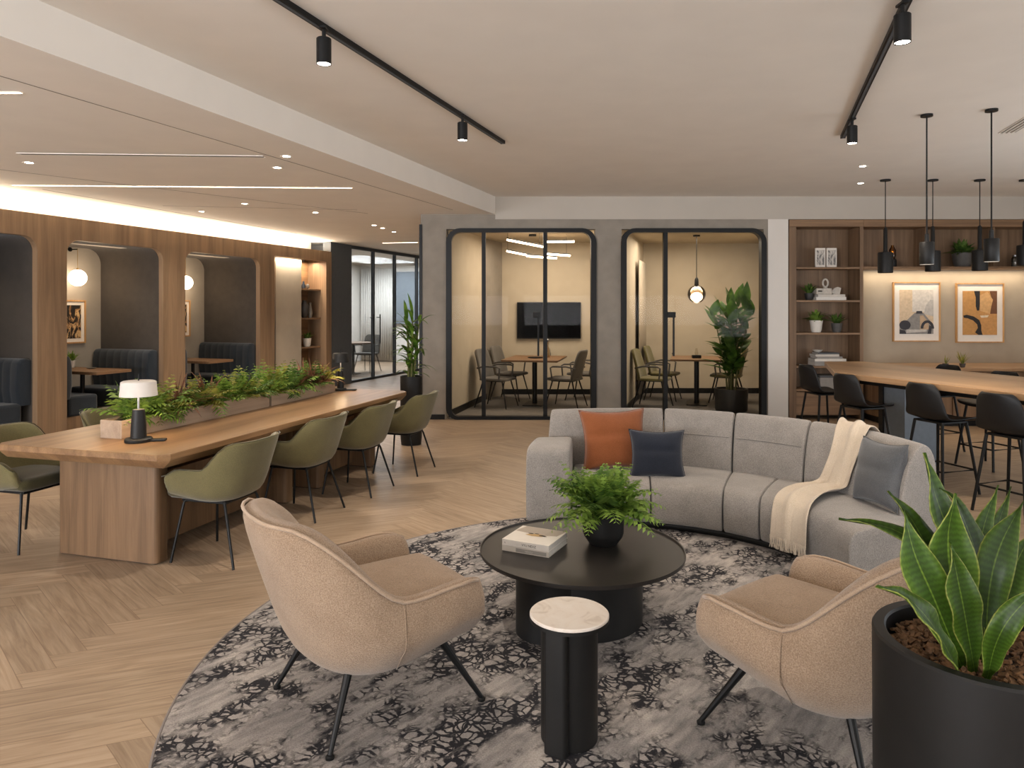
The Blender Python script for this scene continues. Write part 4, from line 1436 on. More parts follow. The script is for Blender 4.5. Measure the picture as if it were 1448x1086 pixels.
# ================================================================ olive tub chairs (face +x)
def make_tub(label, group):
    t = thing('tub_chair', label, 'chair', group=group)
    P, Nn = uplan(.22, .265, .25, 2.7, .03, 40)
    def H(w_):
        return .585 + .165 * (1 - sstep(.3, .58, w_)) - .05 * sstep(.82, 1, w_)
    def sec(w_):
        h = H(w_)
        lean = .075 * (1 - sstep(.2, .6, w_))
        th = .03
        zb = .375 + .02 * sstep(.6, 1, w_)
        fr = -.02 * sstep(.85, 1, w_)
        mid = (zb + h) / 2
        return [(-.14, zb), (-.07, zb + .005), (-.02, zb + .04), (lean * .3 + fr, mid), (lean * .85 + .008, h - .03), (lean + .004, h - .003), (lean - th / 2, h + .004), (lean - th, h - .005), (lean * .7 - th, h - .06), (lean * .1 - th - .01, .47), (-.09, .425), (-.14, .41)]
    wrap_shell(P, Nn, sec, M['olive'], 'shell', t, 1)
    n = len(P) - 1
    pts = [P[i] + Nn[i] * (sec(abs(i / n - .5) * 2)[5][0] + .001) + Vector((0, 0, sec(abs(i / n - .5) * 2)[5][1] + .003)) for i in range(n + 1)]
    MB().tube(pts, .003, 6).build('piping', M['oliveseat'], t, smooth=180)
    P2_, N2 = uplan(.26, .265, .25, 2.7, .03, 30)
    rings = []
    for off, z, fx in ((-.12, .385, .2), (-.06, .39, .235), (-.042, .42, .245), (-.042, .45, .245), (-.06, .47, .235), (-.12, .478, .19)):
        rings.append([Vector((min((p + q * off).x, fx), (p + q * off).y, z)) for p, q in zip(P2_, N2)])
    MB().loft(rings).build('seat', M['oliveseat'], t, smooth=180, subsurf=1)
    MB().box((-.15, -.15, .362), (.17, .15, .378)).build('seat_frame', M['black'], t, smooth=0, bevel=.004)
    for (x0, y0, x1, y1) in ((-.14, .15, -.25, .21), (-.14, -.15, -.25, -.21), (.15, .15, .2, .21), (.15, -.15, .2, -.21)):
        MB().tube([(0 if abs(x0) < 0 else x0 * .5, y0 * .5, .368), (x0, y0, .366), (x0 + (x1 - x0) * .08, y0 + (y1 - y0) * .08, .345), (x1, y1, 0)], .0105, 8, .008).build('leg', M['black'], t)
    return t
TA, TB = Vector((-3.17, 4.39, 0)), Vector((-1.965, 4.0, 0))
TD = Vector((.2785, .9604, 0)); TN = Vector((.9604, -.2785, 0))
TR = math.atan2(TN.y, TN.x)
tub = None
for (loc, rz_, lab) in (((-1.83, 4.5), TR + PI, 'olive tub chair on the near side of the work table, closest to the camera'), ((-1.6, 5.42), TR + PI, 'olive tub chair on the near side of the work table, second from the camera'),
                        ((-1.33, 6.1), TR + PI, 'olive tub chair on the near side of the work table, third from the camera'), ((-1.05, 6.84), TR + PI, 'olive tub chair nearest the slim palm pot'),
                        ((-3.23, 4.74), TR, 'dark olive tub chair across the work table, cut off by the left edge'), ((-3.0, 5.62), TR, 'dark olive tub chair across the work table, only its back showing above the tabletop')):
    if tub is None:
        tub = make_tub(lab, 'olive tub chairs at the work table'); o = tub
    else:
        o = dup(tub, (0, 0, 0), 0, lab)
    o.location = (loc[0], loc[1], 0); o.rotation_euler = (0, 0, rz_)

# ================================================================ long work table: local x along the table, local y across
TL, TW, TH = 3.3, 1.27, .72
t = thing('work_table', 'long oak work table with slab legs carrying the planters', 'table', (TB + TA) / 2, math.atan2(TD.y, TD.x))
pl = [(0, -TW / 2 + .05), (.05, -TW / 2), (TL - .06, -TW / 2), (TL, -TW / 2 + .06), (TL, TW / 2 - .06), (TL - .06, TW / 2), (.05, TW / 2), (0, TW / 2 - .05)]
m = MB()
def inset(off):
    return [(min(max(x, off), TL - off), min(max(y, -TW / 2 + off), TW / 2 - off)) for x, y in pl]
rings = [[Vector((x, y, z)) for x, y in inset(off)] for off, z in ((.05, TH - .085), (.012, TH - .05), (.0, TH - .035), (0, TH - .004), (.004, TH))]
m.loft(rings).build('tabletop', M['oakx'], t, smooth=30)
for x0, ww in ((.22, .38), (1.62, .34), (2.1, .34), (2.98, .38)):
    m = MB()
    m.prism(rrect(x0, -ww, x0 + .11, ww, (.03, .03, .03, .03), 5), .008, TH - .086)
    m.build('slab_leg', M['oakleg'], t, smooth=40)
    MB().box((x0 + .015, -ww + .02, 0), (x0 + .095, ww - .02, .008)).build('plinth', M['black'], t, smooth=0)
MB().box((.33, -.2, .05), (1.62, .2, .5)).build('spine_panel', M['oakleg'], t, smooth=0)
MB().box((2.21, -.2, .05), (2.98, .2, .5)).build('spine_panel', M['oakleg'], t, smooth=0)
MB().box((1.0, -.2, .52), (1.6, .2, .62)).build('cable_tray', M['black'], t, smooth=0)

# ---------------- planter troughs with ferns
def planter(label, p, q, w_, h_, plants, seed):
    random.seed(seed)
    p, q = Vector(p), Vector(q)
    L = (q - p).length
    t = thing('planter_trough', label, 'planter', p, math.atan2(q.y - p.y, q.x - p.x))
    th = .014
    m = MB()
    m.box((0, 0, 0), (L, th, h_)).box((0, w_ - th, 0), (L, w_, h_)).box((0, th, 0), (th, w_ - th, h_)).box((L - th, th, 0), (L, w_ - th, h_)).box((th, th, 0), (L - th, w_ - th, .012))
    m.build('trough', M['greyoak'], t, smooth=0, bevel=.002)
    m = MB()
    m.box((th, th, .012), (L - th, w_ - th, h_ - .015))
    m.build('soil', M['soil'], t, smooth=0)
    for u, kind in plants:
        c = Vector((L * u, w_ / 2, h_ - .015))
        m = MB()
        if kind in ('fern', 'fern2', 'olivefern'):
            for k in range(18):
                a_ = random.uniform(0, 2 * PI)
                e = random.uniform(.2, 1.35)
                d = (math.cos(a_) * math.sin(e), math.sin(a_) * math.sin(e), math.cos(e))
                m.frond(c + Vector((random.uniform(-.05, .05), random.uniform(-.03, .03), 0)), d, random.uniform(.18, .31), random.uniform(.055, .085), random.uniform(.5, 1.6), 9, lw=.34)
            for v in m.v: v.z = max(v.z, .006)
            m.build('fern_clump', M[kind], t, smooth=60)
        else:
            for k in range(46):
                a_ = random.uniform(0, 2 * PI)
                e = random.uniform(.1, 1.2)
                d = (math.cos(a_) * math.sin(e), math.sin(a_) * math.sin(e), math.cos(e))
                m.leaf(c + Vector((random.uniform(-.05, .05), random.uniform(-.03, .03), 0)), d, random.uniform(.16, .3), random.uniform(.018, .03), random.uniform(.6, 1.6), 5, .3)
            for v in m.v: v.z = max(v.z, .006)
            m.build('strap_leaf_clump', M[kind], t, smooth=60)
    return t
A0, A1 = flat(172, 621, TH), flat(381, 575, TH)
d_ = (A1 - A0).normalized()
planter('oak planter trough of ferns on the work table, nearer the white-shaded lamp', A0, A1, .17, .115,
        [(.1, 'fern'), (.19, 'fern'), (.28, 'fern'), (.38, 'redleaf'), (.47, 'fern2'), (.57, 'redleaf'), (.67, 'fern'), (.78, 'fern'), (.9, 'fern2'), (.3, 'olivefern'), (.52, 'olivefern'), (.84, 'olivefern')], 51)
B0_ = A1 + d_ * .03
planter('oak planter trough of bronze and green plants farther along the work table', B0_, B0_ + d_ * 1.05, .17, .105,
        [(.08, 'fern'), (.2, 'olivefern'), (.32, 'fern2'), (.45, 'fern'), (.55, 'redleaf'), (.66, 'redleaf'), (.75, 'fern2'), (.84, 'redleaf'), (.92, 'olivefern')], 52)

# ---------------- table lamps
def make_lamp(label, p, shade, base, s=1.0, rzz=0):
    t = thing('table_lamp', label, 'lamp', p, rzz)
    MB().lathe([(.078 * s, 0), (.08 * s, .004), (.08 * s, .018), (.072 * s, .024), (.05 * s, .026)], n=32).build('base', base, t, smooth=50)
    MB().box((.05, -.025, .001), (.16, .025, .014)).build('charging_pad', base, t, smooth=0, bevel=.005)
    MB().lathe([(.046 * s, .024), (.044 * s, .1), (.036 * s, .19), (.034 * s, .2), (.01, .203)], n=28).build('body', base, t, smooth=50)
    MB().tube([(0, 0, .2), (0, 0, .31)], .007, 10).build('neck', M['steel'], t)
    MB().lathe([(.104 * s, .285), (.1085 * s, .285), (.1005 * s, .372), (.09 * s, .378), (.01, .38), (.01, .374), (.088 * s, .372), (.0965 * s, .366)], n=40, cap0=False, cap1=False).build('shade', shade, t, smooth=50)
    MB().tube([(0, 0, .378), (0, 0, .42)], .005, 8, .002).build('finial', base, t)
    MB().sphere((0, 0, .33), .022, 14, 8).build('bulb', M['ledd'], t, smooth=180)
    lamp('table_lamp_light', 'POINT', Vector(p) + Vector((0, 0, .296)), 4.5, (1, .72, .42), .03)
    return t
pL = flat(196, 624.5, TH)
make_lamp('table lamp with white drum shade and black base on the work table', pL + Vector((.0, 0, .001)), M['whitecloth'], M['blackmatte'], 1.0, .2)
pL2 = TB + (TA - TB) * .6 + TD * 3.1
make_lamp('small black table lamp at the far end of the work table behind the bronze plants', Vector((px(481.5, pL2.y, 0).x, pL2.y, TH + .001)), M['blackmatte'], M['blackmatte'], .75)

# ================================================================ rug
def rugmat():
    m, nt, b = new_mat('distressed_rug')
    tc = N(nt, 'ShaderNodeTexCoord')
    mp = N(nt, 'ShaderNodeMapping')
    mp.inputs['Rotation'].default_value = (0, 0, math.radians(-52))
    nt.links.new(tc.outputs['Object'], mp.inputs[0])
    dn = N(nt, 'ShaderNodeTexNoise'); dn.inputs['Scale'].default_value = 7; dn.inputs['Detail'].default_value = 4
    nt.links.new(mp.outputs[0], dn.inputs['Vector'])
    dm = N(nt, 'ShaderNodeMixRGB', blend_type='LINEAR_LIGHT'); dm.inputs[0].default_value = .06
    nt.links.new(mp.outputs[0], dm.inputs[1]); nt.links.new(dn.outputs['Color'], dm.inputs[2])
    def crack(scale, lo, hi):
        v = N(nt, 'ShaderNodeTexVoronoi', feature='DISTANCE_TO_EDGE')
        v.inputs['Scale'].default_value = scale
        nt.links.new(dm.outputs[0], v.inputs['Vector'])
        r = N(nt, 'ShaderNodeMapRange'); r.inputs['From Min'].default_value = lo; r.inputs['From Max'].default_value = hi
        r.inputs['To Min'].default_value = 1; r.inputs['To Max'].default_value = 0
        nt.links.new(v.outputs['Distance'], r.inputs['Value'])
        return r
    c1, c2 = crack(12, .05, .085), crack(24, .07, .13)
    mk = N(nt, 'ShaderNodeTexNoise'); mk.inputs['Scale'].default_value = 3.4; mk.inputs['Detail'].default_value = 6; mk.inputs['Roughness'].default_value = .65
    mp2 = N(nt, 'ShaderNodeMapping'); mp2.inputs['Scale'].default_value = (.7, 1.2, 1)
    nt.links.new(mp.outputs[0], mp2.inputs[0]); nt.links.new(mp2.outputs[0], mk.inputs['Vector'])
    mr = N(nt, 'ShaderNodeMapRange'); mr.inputs['From Min'].default_value = .45; mr.inputs['From Max'].default_value = .54
    nt.links.new(mk.outputs['Fac'], mr.inputs['Value'])
    mx = N(nt, 'ShaderNodeMath', operation='MAXIMUM')
    nt.links.new(c1.outputs[0], mx.inputs[0]); nt.links.new(c2.outputs[0], mx.inputs[1])
    dk = N(nt, 'ShaderNodeMath', operation='MULTIPLY')
    nt.links.new(mx.outputs[0], dk.inputs[0]); nt.links.new(mr.outputs[0], dk.inputs[1])
    # streaky pale ground
    mp3 = N(nt, 'ShaderNodeMapping'); mp3.inputs['Scale'].default_value = (5, 22, 1)
    nt.links.new(mp.outputs[0], mp3.inputs[0])
    st = N(nt, 'ShaderNodeTexNoise'); st.inputs['Scale'].default_value = 1.6; st.inputs['Detail'].default_value = 5
    nt.links.new(mp3.outputs[0], st.inputs['Vector'])
    bl = N(nt, 'ShaderNodeTexNoise'); bl.inputs['Scale'].default_value = 3.5; bl.inputs['Detail'].default_value = 4
    nt.links.new(tc.outputs['Object'], bl.inputs['Vector'])
    ad = N(nt, 'ShaderNodeMath', operation='ADD'); nt.links.new(st.outputs['Fac'], ad.inputs[0]); nt.links.new(bl.outputs['Fac'], ad.inputs[1])
    r = ramp(nt, [(.36, hexc('787573')), (.5, hexc('958f8b')), (.64, hexc('afa7a0'))])
    hf = N(nt, 'ShaderNodeMath', operation='MULTIPLY'); hf.inputs[1].default_value = .5
    nt.links.new(ad.outputs[0], hf.inputs[0]); nt.links.new(hf.outputs[0], r.inputs['Fac'])
    fx = N(nt, 'ShaderNodeMixRGB'); fx.inputs[2].default_value = hexc('2e2d30')
    nt.links.new(dk.outputs[0], fx.inputs[0]); nt.links.new(r.outputs['Color'], fx.inputs[1])
    fi = N(nt, 'ShaderNodeTexNoise'); fi.inputs['Scale'].default_value = 170; fi.inputs['Detail'].default_value = 2
    nt.links.new(tc.outputs['Object'], fi.inputs['Vector'])
    fr = N(nt, 'ShaderNodeMapRange'); fr.inputs['From Min'].default_value = .3; fr.inputs['From Max'].default_value = .7; fr.inputs['To Min'].default_value = .78; fr.inputs['To Max'].default_value = 1.15
    nt.links.new(fi.outputs['Fac'], fr.inputs['Value'])
    mm = N(nt, 'ShaderNodeMixRGB', blend_type='MULTIPLY'); mm.inputs[0].default_value = 1
    nt.links.new(fx.outputs[0], mm.inputs[1]); nt.links.new(fr.outputs[0], mm.inputs[2])
    nt.links.new(mm.outputs[0], b.inputs['Base Color'])
    b.inputs['Roughness'].default_value = 1
    b.inputs['Specular IOR Level'].default_value = .1
    bp = N(nt, 'ShaderNodeBump'); bp.inputs['Strength'].default_value = .5; bp.inputs['Distance'].default_value = .003
    nt.links.new(fi.outputs['Fac'], bp.inputs['Height']); nt.links.new(bp.outputs['Normal'], b.inputs['Normal'])
    return m
t = thing('round_rug', 'large round distressed grey rug with black crackle under the lounge seats', 'rug', (.85, 3.18, 0))
MB().lathe([(2.205, 0.0005), (2.205, .008), (2.195, RUG_Z), (.01, RUG_Z)], n=160).build('pile', rugmat(), t, smooth=0)
MB().tube([(2.208 * math.cos(2 * PI * k / 160), 2.208 * math.sin(2 * PI * k / 160), .0062) for k in range(160)], .006, 6, closed=True).build('bound_edge', plain('rug_binding', '7d7672', .9), t)

# ================================================================ coffee table and what stands on it
CT = Vector((.348, 3.57, RUG_Z))
ZT_ = .338
t = thing('coffee_table', 'round black coffee table with raised rim on a drum base', 'table', CT)
R_ = .508
MB().lathe([(R_ - .03, ZT_ - .014), (R_ - .002, ZT_ - .011), (R_, ZT_), (R_, ZT_ + .008), (R_ - .006, ZT_ + .008), (R_ - .009, ZT_), (.01, ZT_)], n=96).build('tabletop', M['tablemetal'], t, smooth=30)
MB().lathe([(.295, 0), (.3, .004), (.3, ZT_ - .013)], n=72).build('drum', M['blackmatte'], t, smooth=30)
MB().lathe([(.16, .0), (.16, ZT_ - .0145)], (-.17, -.16, 0), 48).build('side_drum', M['blackmatte'], t, smooth=30)
ztab = RUG_Z + ZT_ + .001
# books
def coffee_book(label, p, rz_, w_, d_, h_, cover, spine, picture):
    t = thing('coffee_table_book', label, 'book', p, rz_, 'coffee table books')
    m = MB()
    m.box((-w_ / 2, -d_ / 2, 0), (w_ / 2, d_ / 2, .003)).box((-w_ / 2, -d_ / 2, h_ - .003), (w_ / 2, d_ / 2, h_)).box((-w_ / 2, -d_ / 2, .003), (w_ / 2, -d_ / 2 + .003, h_ - .003))
    m.build('cover', cover, t, smooth=0)
    MB().box((-w_ / 2 + .004, -d_ / 2 + .004, .003), (w_ / 2 - .003, d_ / 2 - .004, h_ - .003)).build('pages', M['paper'], t, smooth=0)
    if spine:
        MB().box((-w_ * .2, -d_ / 2 - .0006, .004), (w_ * .45, -d_ / 2, h_ - .004)).build('spine_band', spine, t, smooth=0)
    return t
M['ink'] = plain('dark_ink', '35302b', .7)
pb = flat(752, 776, ztab)
tl_, tr_, bl_ = flat(705.5, 777, ztab + .0), flat(771, 788, ztab), None
rb = math.atan2(tr_.y - tl_.y, tr_.x - tl_.x)
wbk = (tr_ - tl_).length
right_far = flat(807, 769, ztab)
dbk = (right_far - tr_).length
ctr = tl_ + (tr_ - tl_) * .5 + (right_far - tr_) * .5
b1 = coffee_book('lower pale grey coffee table book under another', ctr, rb, wbk, dbk, .026, M['cov1'], M['cov2'], None)
b2 = coffee_book('upper cream coffee table book with a small dark picture on its cover', ctr + Vector((0, 0, .027)), rb, wbk, dbk, .03, M['cov3'], None, True)
m = MB()
m.m = 0
m.add([(-wbk * .5 + .002, dbk * .12, .0304), (wbk * .1, dbk * .02, .0304), (wbk * .42, dbk * .12, .0304), (wbk * .5 - .003, dbk * .49, .0304), (-wbk * .4, dbk * .49, .0304)], [(0, 1, 2, 3, 4)])
m.m = 1
m.add([(-.05, -.01, .0307), (-.01, -.02, .0307), (.04, -.012, .0307), (.055, .01, .0307), (.02, .022, .0307), (-.03, .016, .0307)], [(0, 1, 2, 3, 4, 5)])
m.m = 2
for (x, y, r) in ((-.03, .015, .012), (.0, .022, .01), (.035, .005, .014), (.05, .0, .01)):
    m.add([(x + r * math.cos(a) * 1.3, y + r * .6 * math.sin(a), .031) for a in [k * PI / 4 for k in range(8)]], [tuple(range(8))])
m.build('cover_picture', [plain('cover_grey', 'a59a8d', .6), plain('cover_straw', 'b79a6a', .7), M['ink']], b2, smooth=0)
def lettering(parent, txt, x, z, size, y, mat):
    c = bpy.data.curves.new('lettering', 'FONT')
    c.body = txt
    c.size = size
    c.align_x = 'CENTER'
    c.extrude = .0002
    o = bpy.data.objects.new('lettering', c)
    COL.objects.link(o)
    dg = bpy.context.evaluated_depsgraph_get()
    me = bpy.data.meshes.new_from_object(o.evaluated_get(dg))
    bpy.data.objects.remove(o)
    me.materials.clear()
    me.materials.append(mat)
    q = bpy.data.objects.new('lettering', me)
    COL.objects.link(q)
    q.parent = parent
    q.location = (x, y, z)
    q.rotation_euler = (PI / 2, 0, 0)
lettering(b2, 'VYU NEXZ', .02, .009, .016, -dbk / 2 - .0006, M['ink'])
lettering(b2, 'A', -wbk * .44, .009, .014, -dbk / 2 - .0006, M['cov2'])
lettering(b1, 'NEXZU', .02, .008, .012, -dbk / 2 - .0012, M['cov1'])
# fern
random.seed(61)
pf = flat(853, 768, ztab)
t = thing('potted_fern', 'lush green fern in black pot on the coffee table', 'plant', (pf.x, pf.y, ztab))
MB().lathe([(.07, 0), (.075, .008), (.098, .04), (.104, .06), (.104, .172), (.1, .176), (.097, .172), (.095, .15)], n=48, cap1=False).build('pot', M['blackmatte'], t, smooth=35)
MB().lathe([(.09, .13), (.095, .15), (.01, .16)], n=24).build('soil', M['soil'], t)
for kind, nf, lo, hi in (('fern', 60, .1, 1.2), ('fern2', 34, .3, 1.3), ('fern', 16, 1.25, 1.5)):
    m = MB()
    for k in range(nf):
        a_ = random.uniform(0, 2 * PI)
        e = random.uniform(lo, hi)
        d = (math.cos(a_) * math.sin(e), math.sin(a_) * math.sin(e), math.cos(e) + .25)
        L = random.uniform(.23, .33) * (1.0 if e > .7 else .8)
        b0 = (math.cos(a_) * .05 * random.random(), math.sin(a_) * .05 * random.random(), .155)
        m.frond(b0, d, L, random.uniform(.05, .07), random.uniform(.5, 1.5), 11, lw=.5)
    for v in m.v: v.z = max(v.z, .008)
    m.build('fronds', M[kind], t, smooth=60)

# ================================================================ side table
ps = Vector(((805 - CX) * 2.565 / F_PX, 2.565, RUG_Z))
t = thing('side_table', 'slim black column side table with pale marble top', 'table', ps)
mm_, nt, b = new_mat('pale_marble')
tc = N(nt, 'ShaderNodeTexCoord'); nz = N(nt, 'ShaderNodeTexNoise'); nz.inputs['Scale'].default_value = 7; nz.inputs['Detail'].default_value = 7; nz.inputs['Distortion'].default_value = 2.2
nt.links.new(tc.outputs['Object'], nz.inputs['Vector'])
r = ramp(nt, [(.38, hexc('c3b6a9')), (.46, hexc('d3c8bc')), (.62, hexc('d8cfc5'))])
nt.links.new(nz.outputs['Fac'], r.inputs['Fac']); nt.links.new(r.outputs['Color'], b.inputs['Base Color']); b.inputs['Roughness'].default_value = .35
zs = .447
MB().lathe([(.14, zs - .012), (.142, zs - .01), (.142, zs - .003), (.139, zs), (.01, zs)], n=72).build('marble_top', mm_, t, smooth=30)
MB().lathe([(.12, zs - .026), (.1425, zs - .024), (.1425, zs - .0125), (.12, zs - .0125)], n=72).build('rim_plate', M['blackmatte'], t, smooth=30)
MB().lathe([(.1, 0), (.102, .003), (.102, zs - .026)], n=56).build('column', M['blackmatte'], t, smooth=30)
a_ = math.radians(-118)
m = MB()
m.prism([(x * math.cos(a_ + PI / 2) - y * math.sin(a_ + PI / 2) + .112 * math.cos(a_), x * math.sin(a_ + PI / 2) + y * math.cos(a_ + PI / 2) + .112 * math.sin(a_)) for x, y in rrect(-.042, -.02, .042, .016, (.014, .014, .004, .004), 5)], 0, zs - .027)
m.build('fin', M['blackmatte'], t, smooth=40)

# ================================================================ curved sofa
FP = [(.10, 5.00), (.75, 4.965), (1.09, 4.88), (1.40, 4.71), (1.64, 4.46), (1.80, 4.16), (1.82, 3.83)]
BP = [(.27, 5.78), (.80, 5.88), (1.32, 5.86), (1.80, 5.62), (2.20, 5.25), (2.46, 4.75), (2.56, 4.02)]
def cr(P, s):
    s = max(0, min(len(P) - 1.0001, s))
    i = int(s); t = s - i
    p = [Vector(P[max(0, min(len(P) - 1, i + k))]) for k in (-1, 0, 1, 2)]
    if i == 0: p[0] = p[1] * 2 - p[2]
    if i + 2 > len(P) - 1: p[3] = p[2] * 2 - p[1]
    return .5 * ((2 * p[1]) + (p[2] - p[0]) * t + (2 * p[0] - 5 * p[1] + 4 * p[2] - p[3]) * t * t + (3 * p[1] - p[0] - 3 * p[2] + p[3]) * t ** 3)
SO = Vector((1.3, 4.9, RUG_Z * 0))
def S(s, v, z):
    f, b = cr(FP, s), cr(BP, s)
    p = f + (b - f) * v
    return Vector((p.x - SO.x, p.y - SO.y, z))
SOF = thing('curved_sofa', 'curved light grey sofa facing the coffee table', 'sofa', SO)
def section(name, s0, s1, prof, mat=None, e=.035, pinch=.9, n=10, sub=2, parent=SOF):
    cv = sum(p[0] for p in prof) / len(prof); cz = sum(p[1] for p in prof) / len(prof)
    ss = [(s0, pinch), (s0 + e * .35, pinch + (1 - pinch) * .75), (s0 + e, 1)] + [(s0 + e + (s1 - s0 - 2 * e) * k / n, 1) for k in range(1, n)] + [(s1 - e, 1), (s1 - e * .35, pinch + (1 - pinch) * .75), (s1, pinch)]
    rings = [[S(s, cv + (v - cv) * q, cz + (z - cz) * q) for v, z in prof] for s, q in ss]
    return MB().loft(rings).build(name, mat or M['sofa'], parent, smooth=180, subsurf=sub)
seatp = [(.03, .05), (.0, .09), (-.02, .2), (-.012, .29), (.015, .335), (.08, .355), (.3, .368), (.55, .36), (.68, .345), (.7, .2), (.66, .08), (.3, .05)]
for s0, s1 in ((.46, 1.55), (1.56, 2.96), (2.97, 3.68), (3.69, 5.99)):
    section('seat_cushion', s0, s1, seatp, n=14 if s1 > 5 else 8)
backp = [(.58, .26), (.575, .36), (.60, .5), (.66, .63), (.735, .72), (.80, .755), (.88, .75), (.95, .70), (.985, .58), (.99, .4), (.97, .15), (.93, .06), (.75, .06), (.68, .15)]
for s0, s1 in ((.12, 1.85), (1.86, 2.95), (2.96, 4.08), (4.09, 5.72)):
    section('back_cushion', s0, s1, backp, n=10, e=.05, pinch=.93)
armp = [(-.01, .045), (-.035, .1), (-.045, .3), (-.03, .5), (.0, .555), (.06, .58), (.3, .585), (.56, .58), (.62, .54), (.63, .3), (.6, .06), (.3, .045)]
section('armrest', -.03, .455, armp, n=6, e=.06, pinch=.9)
basep = [(.08, .0125), (.07, .03), (.07, .06), (.9, .06), (.9, .0125)]
section('plinth', .2, 5.8, basep, M['blackmatte'], n=24, sub=0)
# quilted seam lines on the back cushions
def profile_point(prof, f):
    P = resample([(v, z, 0) for v, z in prof], 60)
    return P[int(f * 60)]
for s0, s1 in ((1.92, 2.9), (3.02, 4.02)):
    MB().tube([S(s0 + (s1 - s0) * k / 10, .638, .59) for k in range(11)], .004, 6).build('seam', M['sofa'], SOF)

# pillows
def pillow(name, label, w_, h_, t_, mat, mat4, seed, group=None):
    random.seed(seed)
    n = 24
    m = MB()
    for sgn in (-1, 1):
        vs, fs = [], []
        for i in range(n + 1):
            for j in range(n + 1):
                u, v = i / n * 2 - 1, j / n * 2 - 1
                x = u * w_ / 2 * (1 - .13 * (1 - v * v) * (abs(u) ** 3))
                y = v * h_ / 2 * (1 - .13 * (1 - u * u) * (abs(v) ** 3))
                q = max(0, (1 - u ** 2) * (1 - v ** 2)) ** .42
                wr = 1 + .05 * math.sin(5 * u + 3 * v + seed) * (1 - q)
                cre = -.012 * math.exp(-((v - .1) * 7) ** 2) * q
                vs.append((x, y, sgn * (t_ / 2 * q * wr + (cre if sgn > 0 else 0))))
        for i in range(n):
            for j in range(n):
                a = i * (n + 1) + j
                fs.append((a, a + 1, a + n + 2, a + n + 1))
        m.add(vs, fs)
    t = thing(name, label, 'cushion', group=group)
    ob = m.build('cover', mat, t, smooth=180)
    bm = bmesh.new(); bm.from_mesh(ob.data); bmesh.ops.remove_doubles(bm, verts=bm.verts, dist=1e-4); bmesh.ops.recalc_face_normals(bm, faces=bm.faces); bm.to_mesh(ob.data); bm.free()
    ed = [(u * w_ / 2 * (1 - .13 * (1 - v * v) * abs(u) ** 3), v * h_ / 2 * (1 - .13 * (1 - u * u) * abs(v) ** 3), 0) for u, v in
          [(-1 + 2 * k / 10, -1) for k in range(10)] + [(1, -1 + 2 * k / 10) for k in range(10)] + [(1 - 2 * k / 10, 1) for k in range(10)] + [(-1, 1 - 2 * k / 10) for k in range(10)]]
    MB().tube(ed, .003, 6, closed=True).build('piping', mat, t, smooth=180)
    t.matrix_world = mat4
    return t
def face_mat(c, right, up):
    x = Vector(right).normalized(); y = Vector(up); y = (y - x * y.dot(x)).normalized(); z = x.cross(y)
    M4 = Matrix((x, y, z)).transposed().to_4x4(); M4.translation = Vector(c); return M4
pillow('throw_pillow', 'large rust orange cushion against the sofa back', .5, .47, .2, M['rust'], face_mat(px(868, 5.36, .565), (1, .02, .03), (0, .42, 1)), 1)
pillow('throw_pillow', 'small dark navy cushion leaning beside the rust cushion', .4, .36, .17, M['navy'], face_mat(px(929, 5.14, .50), (1, -.12, .0), (-.03, .38, 1)), 2)
pillow('throw_pillow', 'slate grey cushion at the right end of the sofa beside the throw', .4, .4, .17, M['slate'], face_mat(px(1244, 4.32, .555), (.17, -1, .04), (.2, .1, 1)), 3)

# throw blanket: runs from behind the back, down the seat and over its front edge
path = [(1.015, .45), (1.0, .62), (.955, .725), (.88, .772), (.79, .775), (.715, .725), (.64, .62), (.585, .5), (.56, .4), (.5, .381), (.35, .39), (.2, .386), (.07, .374), (.0, .352), (-.04, .28), (-.05, .2), (-.055, .145)]
PP = resample([(v, z, 0) for v, z in path], 48)
random.seed(5)
rings = []
nw = 26
for k, p in enumerate(PP):
    u = k / 48
    sc_ = 4.78 - .06 * u - .36 * sstep(.35, .8, u)
    hw = .21 + .03 * math.sin(u * 5 + 1) + .2 * sstep(.4, .85, u)
    rg = []
    for j in range(nw + 1):
        q = j / nw * 2 - 1
        s_ = sc_ + q * hw
        rp = (.013 * math.sin(q * 5.5 + u * 3) + .005 * math.sin(q * 11 - u * 5 + 1)) * (1 if u > .1 else .4)
        a = S(s_, p.x, p.y)
        nx = PP[min(48, k + 1)] - PP[max(0, k - 1)]
        nv = Vector((nx.y, -nx.x))
        nv.normalize()
        off = .012 + max(-.006, rp)
        f, b = cr(FP, s_), cr(BP, s_)
        dv = (b - f).normalized()
        rg.append(a + Vector((-dv.x * nv.x * -off, -dv.y * nv.x * -off, abs(nv.y) * off if p.y > .3 else 0)) if False else a + Vector((dv.x * -abs(nv.x) * off * (1 if p.x < .9 else -1), dv.y * -abs(nv.x) * off * (1 if p.x < .9 else -1), abs(nv.y) * off)))
    rings.append(rg)
TH_ = thing('throw_blanket', 'cream wool throw with fringe draped over the sofa back and seat', 'blanket', SO)
MB().loft(rings, closed_ring=False, caps=False).build('cloth', M['throw'], TH_, smooth=180, solid=.009, subsurf=1)
fr = MB()
last = rings[-1]
for j in range(0, nw * 3):
    a = last[j // 3].lerp(last[min(nw, j // 3 + 1)], (j % 3) / 3)
    fr.tube([a + Vector((0, 0, .008)), a + Vector((random.uniform(-.004, .004), random.uniform(-.008, .001), -.03)), a + Vector((random.uniform(-.01, .01), random.uniform(-.012, .0), -.068))], .0028, 5, .0018)
fr.build('fringe', M['throw'], TH_)

